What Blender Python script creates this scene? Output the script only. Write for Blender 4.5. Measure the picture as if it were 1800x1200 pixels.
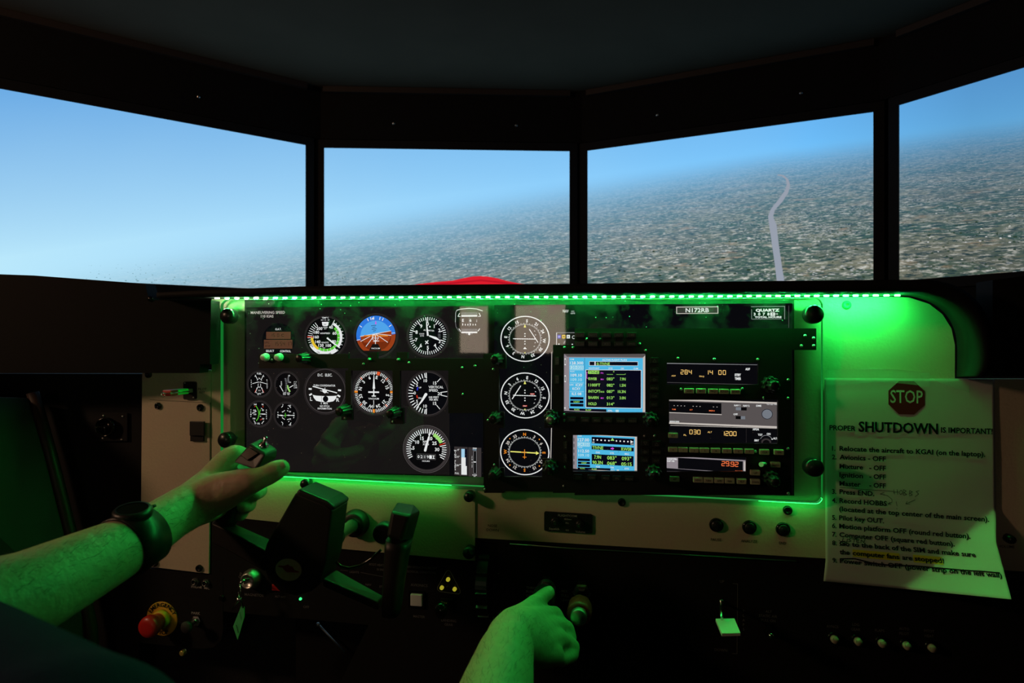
import bpy, bmesh, math, random
from mathutils import Vector, Matrix
from mathutils.geometry import tessellate_polygon
random.seed(7)
pi = math.pi
for o in list(bpy.data.objects): bpy.data.objects.remove(o)
scene = bpy.context.scene
col = scene.collection

# ------------------------------------------------------------------ camera, world, exposure
F = 1100.0                                   # focal length in pixels of the 1800 px frame
CAM = Vector((0, 0, 1.15))
cam_data = bpy.data.cameras.new('camera')
cam = bpy.data.objects.new('camera', cam_data); col.objects.link(cam)
cam.location = CAM; cam.rotation_euler = (pi / 2, 0, 0)
cam_data.sensor_width = 36.0; cam_data.lens = 36.0 * F / 1800.0
cam_data.clip_start = 0.01; cam_data.clip_end = 50
cam_data.dof.use_dof = True; cam_data.dof.focus_distance = 0.92; cam_data.dof.aperture_fstop = 6.3
scene.camera = cam
vs = scene.view_settings
vs.view_transform = 'Standard'; vs.look = 'None'; vs.exposure = 0.0; vs.gamma = 1.0
vs.use_curve_mapping = False
world = bpy.data.worlds.new('world'); scene.world = world; world.use_nodes = True
bg = world.node_tree.nodes['Background']
bg.inputs[0].default_value = (1.0, 0.78, 0.55, 1); bg.inputs[1].default_value = 0.012
LED_STRENGTH = 520.0
EDGE_GLOW = 1.0
WINDOW_GLOW = 2.9
LAMP_GLOW = 68.0
LED_RGB = (0.022, 1.0, 0.13)

# ------------------------------------------------------------------ geometry frames
TH = math.atan(0.163); D0 = 0.90
U = Vector((math.cos(TH), -math.sin(TH), 0)); V = Vector((0, 0, 1))
NN = Vector((-math.sin(TH), -math.cos(TH), 0))           # out of the panel, towards the seat
PO = CAM + Vector((0, D0, 0))
PANEL_ROT = Matrix((U, -NN, V)).transposed().to_4x4()

def ray(px, py): return Vector(((px - 900) / F, 1, (600 - py) / F))
def W(px, py, h=0.0):
    """point of the plane that lies h in front of the instrument panel"""
    d = ray(px, py); p0 = PO + NN * h
    return CAM + d * ((p0 - CAM).dot(NN) / d.dot(NN))
def Wd(px, py, depth): return CAM + ray(px, py) * depth

class Fr:
    """flat frame: x right and y down in millimetre-like photo units, z metres out of the surface"""
    def __init__(s, o, ex, ey, ez, kx=1.0, ky=None):
        s.o, s.ex, s.ey, s.ez, s.kx, s.ky = o, ex, ey, ez, kx, ky or kx
    def p(s, x, y, z=0.0): return s.o + s.ex * (x * s.kx) - s.ey * (y * s.ky) + s.ez * z
def pfr(px, py, h=0.0):
    o = W(px, py, h); t = o.y - CAM.y; a = (px - 900) / F
    return Fr(o, U, V, NN, t / (F * (math.cos(TH) + a * math.sin(TH))), t / F)
def mfr(px, py, h=0.0): return Fr(W(px, py, h), U, V, NN, 1.0, 1.0)     # metres

# ------------------------------------------------------------------ materials
def lin(c): return tuple(((v / 255) / 12.92 if v / 255 <= 0.04045 else ((v / 255 + 0.055) / 1.055) ** 2.4) for v in c)
MATS = {}
def mat(name, c=(0.5, 0.5, 0.5), rough=0.5, metal=0.0, noise=0.0, scale=60, bump=0.0, spec=0.5, coat=0.0, trans=0.0):
    m = bpy.data.materials.new(name); m.use_nodes = True; nt = m.node_tree
    b = nt.nodes['Principled BSDF']
    b.inputs['Base Color'].default_value = (*c, 1); b.inputs['Roughness'].default_value = rough
    b.inputs['Metallic'].default_value = metal; b.inputs['Specular IOR Level'].default_value = spec
    b.inputs['Coat Weight'].default_value = coat; b.inputs['Transmission Weight'].default_value = trans
    tc = nt.nodes.new('ShaderNodeTexCoord'); nz = nt.nodes.new('ShaderNodeTexNoise')
    nz.inputs['Scale'].default_value = scale; nz.inputs['Detail'].default_value = 4
    nt.links.new(tc.outputs['Object'], nz.inputs['Vector'])
    if noise:
        mx = nt.nodes.new('ShaderNodeMix'); mx.data_type = 'RGBA'
        mx.inputs['A'].default_value = (*[v * (1 - noise) for v in c], 1)
        mx.inputs['B'].default_value = (*[min(1, v * (1 + noise)) for v in c], 1)
        nt.links.new(nz.outputs['Fac'], mx.inputs['Factor']); nt.links.new(mx.outputs['Result'], b.inputs['Base Color'])
    if bump:
        bp = nt.nodes.new('ShaderNodeBump'); bp.inputs['Strength'].default_value = bump; bp.inputs['Distance'].default_value = 0.002
        nt.links.new(nz.outputs['Fac'], bp.inputs['Height']); nt.links.new(bp.outputs['Normal'], b.inputs['Normal'])
    MATS[name] = m; return m
def emi(name, srgb, strength=1.0, base=(0, 0, 0), linear=False):
    m = bpy.data.materials.new(name); m.use_nodes = True
    b = m.node_tree.nodes['Principled BSDF']
    b.inputs['Base Color'].default_value = (*base, 1); b.inputs['Roughness'].default_value = 0.4
    b.inputs['Specular IOR Level'].default_value = 0.0
    b.inputs['Emission Color'].default_value = (*(srgb if linear else lin(srgb)), 1)
    b.inputs['Emission Strength'].default_value = strength
    m.cycles.emission_sampling = 'NONE' if strength <= 1.5 and not linear else 'AUTO'
    MATS[name] = m; return m

mat('beige', (0.62, 0.53, 0.38), 0.55, noise=0.05, scale=300, bump=0.25)
mat('black_plastic', (0.007, 0.007, 0.0075), 0.5, noise=0.2, scale=200, bump=0.05, spec=0.35)
mat('black_matte', (0.006, 0.006, 0.0065), 0.75, noise=0.25, scale=90, spec=0.25)
mat('black_gloss', (0.006, 0.006, 0.006), 0.12)
mat('black_rubber', (0.011, 0.010, 0.010), 0.45)
mat('knob_black', (0.012, 0.012, 0.012), 0.3)
mat('charcoal_box', (0.006, 0.006, 0.0065), 0.7, noise=0.25, scale=500, bump=0.3, spec=0.12)
mat('ceiling_grey', (0.085, 0.068, 0.045), 0.95, noise=0.15, scale=8, spec=0.1)
mat('wall_black', (0.007, 0.007, 0.007), 0.85, noise=0.2, scale=40, spec=0.15)
mat('room_beige', (0.45, 0.38, 0.3), 0.9, noise=0.06, scale=10, spec=0.2)
mat('ridge_lit_grey', (0.22, 0.22, 0.21), 0.45)
mat('door_grey', (0.022, 0.022, 0.022), 0.7, noise=0.1, scale=30)
mat('carpet', (0.03, 0.03, 0.032), 0.95, noise=0.5, scale=400, bump=0.5, spec=0.1)
mat('chrome', (0.75, 0.75, 0.75), 0.18, 1.0)
mat('steel', (0.6, 0.6, 0.58), 0.35, 1.0)
mat('red_plastic', (0.55, 0.02, 0.015), 0.35)
mat('red_anodised', (0.55, 0.025, 0.02), 0.4)
mat('yellow_label', (0.80, 0.45, 0.02), 0.5)
mat('ink', (0.008, 0.008, 0.008), 0.8, spec=0.1)
mat('pencil', (0.02, 0.02, 0.02), 0.7)
mat('paint_white', (0.42, 0.42, 0.40), 0.6)
mat('paint_dim', (0.16, 0.16, 0.16), 0.6)
mat('paint_dark', (0.04, 0.035, 0.025), 0.6)
mat('button_beige', (0.50, 0.45, 0.33), 0.45)
mat('button_white', (0.75, 0.75, 0.75), 0.35)
mat('button_black', (0.014, 0.014, 0.014), 0.3)
mat('paper', (0.60, 0.60, 0.57), 0.8, noise=0.04, scale=25, bump=0.15, spec=0.15)
mat('stop_red', (0.17, 0.006, 0.010), 0.6)
mat('highlighter', (0.75, 0.62, 0.03), 0.7)
mat('brass', (0.85, 0.7, 0.2), 0.3, 0.6)
mat('strip_lit_green', (0.10, 0.72, 0.22), 0.4)  # strip light's green put into the colour of key tag and memory stick
mat('flap_white', (0.7, 0.72, 0.68), 0.45)
mat('badge_white', (0.7, 0.6, 0.52), 0.22, noise=0.15, scale=300, spec=0.8, coat=1.0)
mat('badge_red', (0.35, 0.03, 0.03), 0.6, spec=0.2)
mat('skin', (0.50, 0.34, 0.235), 0.5, noise=0.22, scale=110, bump=0.6)
b_ = MATS['skin'].node_tree.nodes['Principled BSDF']; b_.inputs['Subsurface Weight'].default_value = 0.35; b_.inputs['Subsurface Radius'].default_value = (1.0, 0.6, 0.4); b_.inputs['Subsurface Scale'].default_value = 0.012
mat('nail', (0.60, 0.42, 0.33), 0.3)
mat('navy_cloth', (0.012, 0.013, 0.042), 0.9, noise=0.2, scale=350, bump=0.4, spec=0.1)
mat('hair', (0.03, 0.02, 0.012), 0.7, noise=0.3, scale=300, bump=0.5)
mat('watch_black', (0.012, 0.012, 0.013), 0.4)
mat('trim_dark', (0.02, 0.012, 0.008), 0.7)
mat('wood_trim', (0.028, 0.013, 0.008), 0.5, noise=0.3, scale=40)
mat('lamp_green_lens', (0.05, 0.5, 0.15), 0.2)
emi('led', LED_RGB, LED_STRENGTH, linear=True)
emi('led_white', (0.75, 1.0, 0.62), LED_STRENGTH * 0.62, linear=True)
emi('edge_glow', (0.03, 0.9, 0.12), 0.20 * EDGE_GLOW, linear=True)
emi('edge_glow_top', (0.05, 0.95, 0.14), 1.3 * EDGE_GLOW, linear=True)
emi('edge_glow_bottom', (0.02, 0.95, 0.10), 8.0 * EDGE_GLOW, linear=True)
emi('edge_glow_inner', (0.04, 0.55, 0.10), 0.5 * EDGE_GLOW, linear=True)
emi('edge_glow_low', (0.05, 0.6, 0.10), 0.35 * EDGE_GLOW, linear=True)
emi('window_light', (1.0, 0.76, 0.58), WINDOW_GLOW, linear=True)
emi('added_bulb', (1.0, 0.60, 0.36), LAMP_GLOW, linear=True)
emi('lamp_yellow', (225, 215, 60), 0.45); emi('lamp_green', (60, 255, 130), 1.5)
for n_, c_ in dict(s_white=(240, 240, 242), s_grey=(150, 150, 155), s_dim=(92, 88, 90), s_ring=(58, 52, 53), s_black=(9, 8, 10),
                   s_lcd=(24, 21, 21), s_lcd_dark=(9, 9, 13), s_green=(95, 205, 60), s_lime=(165, 225, 120), s_yellow=(240, 200, 50),
                   s_red=(200, 50, 30), s_blue=(40, 50, 200), s_sky=(84, 170, 245), s_sky_dark=(50, 125, 232), s_ground=(158, 62, 26),
                   s_ground_dark=(120, 42, 16), s_orange=(240, 140, 40), s_orange_red=(235, 95, 50), s_gps_blue=(82, 190, 238),
                   s_gps_pale=(190, 232, 246), s_gps_green=(170, 240, 110), s_navy=(8, 8, 26), s_magenta=(225, 80, 230),
                   s_amber=(255, 205, 120), s_amber_red=(255, 120, 70), s_pale_yellow=(240, 235, 120), s_brown=(92, 58, 42),
                   s_ink=(30, 18, 14), s_silver=(150, 140, 148), s_face_grey=(92, 85, 86), s_steel=(120, 125, 135), s_cream=(205, 195, 190),
                   s_road=(150, 158, 172), s_cowl=(220, 30, 45), s_cowl_dark=(185, 20, 38), s_tree=(42, 62, 48), s_tree_haze=(112, 150, 158), s_tree_mid=(70, 96, 88), s_roof=(205, 205, 205),
                   s_light_blue=(170, 215, 245), s_orange_dim=(170, 75, 25), s_tan=(146, 132, 96), s_hull=(70, 110, 150)).items():
    emi(n_, c_)

# clear acrylic: transparent sheet with a real Fresnel gloss and dust
def acrylic():
    m = bpy.data.materials.new('acrylic'); m.use_nodes = True; nt = m.node_tree; nt.nodes.clear()
    n = nt.nodes.new; L = nt.links.new
    out = n('ShaderNodeOutputMaterial'); tr = n('ShaderNodeBsdfTransparent'); gl = n('ShaderNodeBsdfGlossy')
    tr.inputs[0].default_value = (0.97, 0.985, 0.97, 1); gl.inputs['Roughness'].default_value = 0.02
    fr = n('ShaderNodeFresnel'); fr.inputs['IOR'].default_value = 1.75
    m1 = n('ShaderNodeMixShader'); L(fr.outputs[0], m1.inputs[0]); L(tr.outputs[0], m1.inputs[1]); L(gl.outputs[0], m1.inputs[2])
    df = n('ShaderNodeBsdfDiffuse'); df.inputs[0].default_value = (0.8, 0.8, 0.8, 1)
    tc = n('ShaderNodeTexCoord'); nz = n('ShaderNodeTexNoise'); nz.inputs['Scale'].default_value = 22; nz.inputs['Detail'].default_value = 6
    nz.inputs['Roughness'].default_value = 0.7
    L(tc.outputs['Object'], nz.inputs['Vector'])
    r1 = n('ShaderNodeMapRange'); r1.inputs['From Min'].default_value = 0.45; r1.inputs['From Max'].default_value = 0.8
    r1.inputs['To Min'].default_value = 0.0; r1.inputs['To Max'].default_value = 0.03; L(nz.outputs['Fac'], r1.inputs['Value'])
    vo = n('ShaderNodeTexVoronoi'); vo.inputs['Scale'].default_value = 130; L(tc.outputs['Object'], vo.inputs['Vector'])
    lt = n('ShaderNodeMath'); lt.operation = 'LESS_THAN'; lt.inputs[1].default_value = 0.085; L(vo.outputs['Distance'], lt.inputs[0])
    sp = n('ShaderNodeSeparateColor'); L(vo.outputs['Color'], sp.inputs[0])
    gt = n('ShaderNodeMath'); gt.operation = 'GREATER_THAN'; gt.inputs[1].default_value = 0.6; L(sp.outputs[0], gt.inputs[0])
    mu = n('ShaderNodeMath'); mu.operation = 'MULTIPLY'; L(lt.outputs[0], mu.inputs[0]); L(gt.outputs[0], mu.inputs[1])
    m8 = n('ShaderNodeMath'); m8.operation = 'MULTIPLY'; m8.inputs[1].default_value = 0.45; L(mu.outputs[0], m8.inputs[0])
    ad = n('ShaderNodeMath'); ad.operation = 'ADD'; L(m8.outputs[0], ad.inputs[0]); L(r1.outputs[0], ad.inputs[1])
    m2 = n('ShaderNodeMixShader'); L(ad.outputs[0], m2.inputs[0]); L(m1.outputs[0], m2.inputs[1]); L(df.outputs[0], m2.inputs[2])
    L(m2.outputs[0], out.inputs[0]); MATS['acrylic'] = m
acrylic()
def acrylic_back():                                          # rear face of the sheet: its gloss is counted on the front face
    m = bpy.data.materials.new('acrylic_back'); m.use_nodes = True; nt = m.node_tree; nt.nodes.clear()
    out = nt.nodes.new('ShaderNodeOutputMaterial'); tr = nt.nodes.new('ShaderNodeBsdfTransparent'); tr.inputs[0].default_value = (0.985, 0.99, 0.985, 1)
    nt.links.new(tr.outputs[0], out.inputs[0]); MATS['acrylic_back'] = m
acrylic_back()
def clear_tape():
    m = bpy.data.materials.new('clear_tape'); m.use_nodes = True; nt = m.node_tree; nt.nodes.clear()
    out = nt.nodes.new('ShaderNodeOutputMaterial'); tr = nt.nodes.new('ShaderNodeBsdfTransparent'); df = nt.nodes.new('ShaderNodeBsdfPrincipled')
    df.inputs['Base Color'].default_value = (0.7, 0.7, 0.66, 1); df.inputs['Roughness'].default_value = 0.25
    mx = nt.nodes.new('ShaderNodeMixShader'); mx.inputs[0].default_value = 0.3
    nt.links.new(tr.outputs[0], mx.inputs[1]); nt.links.new(df.outputs[0], mx.inputs[2]); nt.links.new(mx.outputs[0], out.inputs[0])
    MATS['clear_tape'] = m
clear_tape()

# flight view shown by the monitors: ground, haze and sky seen from the simulated eye point
def flight_view():
    eye = CAM + Vector((-0.02, -0.03, 0.0))
    A = ray(0, 432); B = ray(1500, 228)
    up = B.cross(A); up = (up if up.z > 0 else -up).normalized()
    fw = Vector((0, 1, 0)); fw = (fw - up * fw.dot(up)).normalized(); rt = fw.cross(up).normalized()
    m = bpy.data.materials.new('flight_view'); m.use_nodes = True; nt = m.node_tree; nt.nodes.clear()
    n = nt.nodes.new; L = nt.links.new
    def M(op, a, b=None, clamp=False):
        x = n('ShaderNodeMath'); x.operation = op; x.use_clamp = clamp
        for i, v in enumerate((a, b)):
            if v is None: continue
            if isinstance(v, (int, float)): x.inputs[i].default_value = v
            else: L(v, x.inputs[i])
        return x.outputs[0]
    def dot(v, c):
        x = n('ShaderNodeVectorMath'); x.operation = 'DOT_PRODUCT'; L(v, x.inputs[0]); x.inputs[1].default_value = c; return x.outputs['Value']
    def mix(f, a, b):
        x = n('ShaderNodeMix'); x.data_type = 'RGBA'
        if isinstance(f, (int, float)): x.inputs['Factor'].default_value = f
        else: L(f, x.inputs['Factor'])
        for k, v in (('A', a), ('B', b)):
            if isinstance(v, tuple): x.inputs[k].default_value = (*lin(v), 1)
            else: L(v, x.inputs[k])
        return x.outputs['Result']
    def rng(v, a, b, c=0.0, d=1.0):
        x = n('ShaderNodeMapRange'); L(v, x.inputs['Value'])
        for k, w in zip(('From Min', 'From Max', 'To Min', 'To Max'), (a, b, c, d)): x.inputs[k].default_value = w
        return x.outputs[0]
    g = n('ShaderNodeNewGeometry'); sb = n('ShaderNodeVectorMath'); sb.operation = 'SUBTRACT'
    L(g.outputs['Position'], sb.inputs[0]); sb.inputs[1].default_value = eye
    nm = n('ShaderNodeVectorMath'); nm.operation = 'NORMALIZE'; L(sb.outputs[0], nm.inputs[0]); d = nm.outputs[0]
    dx, dy, dz = dot(d, rt), dot(d, fw), dot(d, up)
    az = M('DIVIDE', dx, M('MAXIMUM', dy, 0.05))
    depr = M('MAXIMUM', M('MULTIPLY', dz, -1.0), 0.004)
    gx, gy = M('DIVIDE', dx, depr), M('DIVIDE', dy, depr)
    cv = n('ShaderNodeCombineXYZ'); L(gx, cv.inputs[0]); L(gy, cv.inputs[1]); gp = cv.outputs[0]
    dist = M('DIVIDE', 1.0, depr)
    def noise(scale, det=4, rough=0.6, off=0):
        x = n('ShaderNodeTexNoise'); x.inputs['Scale'].default_value = scale; x.inputs['Detail'].default_value = det
        x.inputs['Roughness'].default_value = rough
        a = n('ShaderNodeVectorMath'); a.operation = 'ADD'; L(gp, a.inputs[0]); a.inputs[1].default_value = (off, off * 1.7, 0); L(a.outputs[0], x.inputs['Vector']); return x.outputs['Fac']
    def vor(scale, off=0):
        x = n('ShaderNodeTexVoronoi'); x.inputs['Scale'].default_value = scale
        a = n('ShaderNodeVectorMath'); a.operation = 'ADD'; L(gp, a.inputs[0]); a.inputs[1].default_value = (off, off * .6, 0); L(a.outputs[0], x.inputs['Vector'])
        s = n('ShaderNodeSeparateColor'); L(x.outputs['Color'], s.inputs[0]); return x.outputs['Distance'], s.outputs[0], s.outputs[1]
    base = mix(rng(noise(0.8, 3), 0.40, 0.60), (104, 104, 80), (62, 84, 56))
    _, c0, c1 = vor(2.4)
    base = mix(M('MULTIPLY', M('GREATER_THAN', c0, 0.62), 0.4), base, (150, 142, 108))
    base = mix(M('MULTIPLY', M('LESS_THAN', c0, 0.2), 0.6), base, (58, 84, 52))
    base = mix(M('MULTIPLY', rng(noise(10, 7, 0.75, 3), 0.51, 0.61), 0.95), base, (216, 212, 198))
    base = mix(M('MULTIPLY', rng(noise(8, 7, 0.75, 11), 0.50, 0.60), 1.0), base, (38, 52, 34))
    base = mix(M('MULTIPLY', rng(noise(2.6, 4, 0.6, 23), 0.60, 0.68), 0.5), base, (172, 136, 96))
    d1, r1, r2 = vor(14.0, 5)
    base = mix(M('MULTIPLY', M('MULTIPLY', M('LESS_THAN', d1, 0.30), M('GREATER_THAN', r1, 0.55)), 0.85), base, (34, 50, 38))
    d2, r3, r4 = vor(30.0, 9)
    clus = rng(noise(0.8, 2, 0.5, 31), 0.50, 0.58)
    base = mix(M('MULTIPLY', M('MULTIPLY', M('LESS_THAN', d2, 0.30), M('GREATER_THAN', r3, 0.60)), M('MULTIPLY', clus, 0.9)), base, (222, 222, 224))
    hz = n('ShaderNodeMapRange'); hz.interpolation_type = 'SMOOTHSTEP'
    # the haze is thicker to the left
    dens = rng(az, -0.8, 0.45, 0.105, 0.038)
    fog = M('SUBTRACT', 1.0, M('POWER', 2.718, M('MULTIPLY', M('POWER', M('MULTIPLY', dist, dens), 1.8), -1.0)), True)
    haze = mix(rng(az, -0.75, 0.5), (186, 232, 252), (112, 192, 250))
    el = rng(dz, -0.02, 0.22)
    zen = mix(rng(az, 0.1, 0.9), (82, 156, 224), (56, 108, 205))
    sky = mix(M('POWER', M('MAXIMUM', el, 0.0), 0.8), haze, zen)
    cl = n('ShaderNodeTexNoise'); cl.inputs['Scale'].default_value = 3.0; cl.inputs['Detail'].default_value = 3; L(d, cl.inputs['Vector'])
    sky = mix(M('MULTIPLY', rng(cl.outputs['Fac'], 0.45, 0.7), 0.06), sky, (190, 232, 252))
    ground = mix(fog, base, sky)
    isg = rng(dz, -0.006, -0.012)
    c = mix(isg, sky, ground)
    em = n('ShaderNodeEmission'); L(c, em.inputs['Color']); L(rng(az, 0.50, 0.75, 1.0, 0.72), em.inputs['Strength'])
    out = n('ShaderNodeOutputMaterial'); L(em.outputs[0], out.inputs[0])
    MATS['flight_view'] = m
flight_view()

# ------------------------------------------------------------------ mesh helpers
ROOT = {}                                                   # object name -> world matrix of its thing
class MB:
    def __init__(s): s.v = []; s.f = []; s.m = []; s.mats = []; s.sm = []
    def add(s, vs_, fs, m, smooth=False):
        if m not in s.mats: s.mats.append(m)
        k = len(s.v); mi = s.mats.index(m); s.v += [Vector(q) for q in vs_]
        for f in fs: s.f.append([k + i for i in f]); s.m.append(mi); s.sm.append(smooth)
    def quad(s, pts, m): s.add(pts, [list(range(len(pts)))], m)
    def poly(s, pts, m):                                     # flat polygon, concave allowed
        if len(pts) <= 4: return s.quad(pts, m)
        s.add(pts, [list(t) for t in tessellate_polygon([pts])], m)
    def prism(s, front, back, m, smooth=False):              # two matching outlines
        k = len(front); vs_ = list(front) + list(back)
        fs = [[i, (i + 1) % k, k + (i + 1) % k, k + i] for i in range(k)]
        s.add(vs_, fs, m, smooth); s.poly(list(front), m); s.poly(list(back), m)
    def box(s, fr, x0, x1, y0, y1, z0, z1, m, bev=0.0):
        bm = bmesh.new(); bmesh.ops.create_cube(bm, size=1)
        P = [fr.p(x0, y0, z0), fr.p(x1, y1, z1)]
        for v in bm.verts:
            v.co = Vector((x0 if v.co.x < 0 else x1, y0 if v.co.y < 0 else y1, z0 if v.co.z < 0 else z1))
            v.co = Vector((v.co.x * fr.kx, v.co.y * fr.ky, v.co.z))
        if bev: bmesh.ops.bevel(bm, geom=bm.edges[:], offset=bev, segments=2, affect='EDGES', profile=0.5)
        bm.verts.index_update()
        s.add([fr.o + fr.ex * v.co.x - fr.ey * v.co.y + fr.ez * v.co.z for v in bm.verts], [[v.index for v in f.verts] for f in bm.faces], m); bm.free()
    def lathe(s, fr, x, y, prof, m, seg=20, flute=0.0, nf=0, smooth=True, caps=True, a0=0.0):
        """profile of (radius, z), both in metres, around the normal of the frame"""
        o = fr.p(x, y); vs_ = []; fs = []
        for r, z in prof:
            for i in range(seg):
                a = a0 + 2 * pi * i / seg
                rr = r * (1 - (flute if nf and (i * nf * 2 // seg) % 2 else 0))
                vs_.append(o + fr.ex * (rr * math.cos(a)) + fr.ey * (rr * math.sin(a)) + fr.ez * z)
        for j in range(len(prof) - 1):
            for i in range(seg):
                fs.append([j * seg + i, j * seg + (i + 1) % seg, (j + 1) * seg + (i + 1) % seg, (j + 1) * seg + i])
        s.add(vs_, fs, m, smooth)
        if caps:
            for j in (0, len(prof) - 1): s.add(vs_[j * seg:(j + 1) * seg], [list(range(seg))], m)
    def tube(s, pts, r, m, seg=10, closed=False):
        pts = [Vector(p) for p in pts]; n_ = len(pts); rs = r if isinstance(r, (list, tuple)) else [r] * n_
        vs_ = []; fs = []; prev = None
        for i, p in enumerate(pts):
            t = (pts[(i + 1) % n_ if closed else min(i + 1, n_ - 1)] - pts[(i - 1) % n_ if closed else max(i - 1, 0)]).normalized()
            a = prev - t * prev.dot(t) if prev else t.orthogonal()
            a.normalize(); b = t.cross(a); prev = a
            for k in range(seg): vs_.append(p + (a * math.cos(2 * pi * k / seg) + b * math.sin(2 * pi * k / seg)) * rs[i])
        for i in range(n_ if closed else n_ - 1):
            j = (i + 1) % n_
            for k in range(seg): fs.append([i * seg + k, i * seg + (k + 1) % seg, j * seg + (k + 1) % seg, j * seg + k])
        s.add(vs_, fs, m, True)
        if not closed:
            s.add(vs_[:seg], [list(range(seg))], m); s.add(vs_[-seg:], [list(range(seg))], m)
    def ball(s, c, r, m, seg=14, sq=(1, 1, 1)):
        vs_ = []; fs = []; rings = seg // 2
        for j in range(rings + 1):
            for i in range(seg):
                a = 2 * pi * i / seg; b = pi * j / rings
                vs_.append(Vector(c) + Vector((math.sin(b) * math.cos(a) * sq[0], math.sin(b) * math.sin(a) * sq[1], math.cos(b) * sq[2])) * r)
        for j in range(rings):
            for i in range(seg): fs.append([j * seg + i, j * seg + (i + 1) % seg, (j + 1) * seg + (i + 1) % seg, (j + 1) * seg + i])
        s.add(vs_, fs, m, True)
    def build(s, name, parent=None, loc=None, rot=None, fix=True):
        me = bpy.data.meshes.new(name)
        if parent is not None: M = ROOT[parent.name]
        else:
            if loc is None:
                xs = [v.x for v in s.v]; ys = [v.y for v in s.v]; zs = [v.z for v in s.v]
                loc = Vector(((min(xs) + max(xs)) / 2, (min(ys) + max(ys)) / 2, min(zs)))
            M = Matrix.Translation(loc) @ (PANEL_ROT if rot is None else rot)
        inv = M.inverted()
        me.from_pydata([inv @ v for v in s.v], [], s.f)
        for q in s.mats: me.materials.append(MATS[q])
        me.polygons.foreach_set('material_index', s.m); me.polygons.foreach_set('use_smooth', s.sm)
        if fix:
            bm = bmesh.new(); bm.from_mesh(me); bmesh.ops.remove_doubles(bm, verts=bm.verts, dist=1e-6)
            bmesh.ops.recalc_face_normals(bm, faces=bm.faces); bm.to_mesh(me); bm.free()
        me.update()
        o = bpy.data.objects.new(name, me); col.objects.link(o)
        if parent is not None: o.parent = parent
        else: o.matrix_world = M
        ROOT[o.name] = M
        return o
def tag(o, label, cat, group=None):
    o['label'] = label; o['category'] = cat
    if group: o['group'] = group
    return o
def struct(o): o['kind'] = 'structure'; return o
def thing(name, label, cat, at, group=None, rot=None):
    o = bpy.data.objects.new(name, None); col.objects.link(o); o.empty_display_size = 0.02
    M = Matrix.Translation(at) @ (PANEL_ROT if rot is None else rot); o.matrix_world = M; ROOT[o.name] = M
    tag(o, label, cat, group); return o

# text: glyph outlines turned to flat mesh, laid on any frame or mapping
TXT = {}
def text_geo(s, bold=0.0):
    if (s, bold) not in TXT:
        cu = bpy.data.curves.new('lettering', 'FONT'); cu.body = s; cu.offset = bold; cu.resolution_u = 2
        ob = bpy.data.objects.new('lettering', cu); me = bpy.data.meshes.new_from_object(ob)
        vs_ = [(v.co.x, v.co.y) for v in me.vertices]; fs = [list(p.vertices) for p in me.polygons]
        bpy.data.objects.remove(ob); bpy.data.curves.remove(cu); bpy.data.meshes.remove(me)
        x0 = min([v[0] for v in vs_] or [0]); x1 = max([v[0] for v in vs_] or [1])
        TXT[(s, bold)] = ([(x - x0, y) for x, y in vs_], fs, x1 - x0)
    return TXT[(s, bold)]
CAP = 0.70
def put_text(mb, fn, s, x, y, hh, m, w=None, align='c', rot=0.0, bold=0.0, z=0.0):
    """x, y = middle of the cap height; fn maps (x, y, z) to the world"""
    g, fs, wid = text_geo(s, bold)
    if not g: return
    sy = hh / CAP; sx = (w / wid) if w else sy
    off = {'c': -wid / 2, 'l': 0.0, 'r': -wid}[align]; ca, sa = math.cos(rot), math.sin(rot)
    pts = []
    for a, b in g:
        lx = (a + off) * sx; ly = -(b - CAP / 2) * sy
        pts.append(fn(x + lx * ca - ly * sa, y + lx * sa + ly * ca, z))
    mb.add(pts, fs, m)
SEG7 = {'0': 'abcdef', '1': 'bc', '2': 'abged', '3': 'abgcd', '4': 'fgbc', '5': 'afgcd', '6': 'afgedc', '7': 'abc', '8': 'abcdefg', '9': 'abcdfg'}

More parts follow.
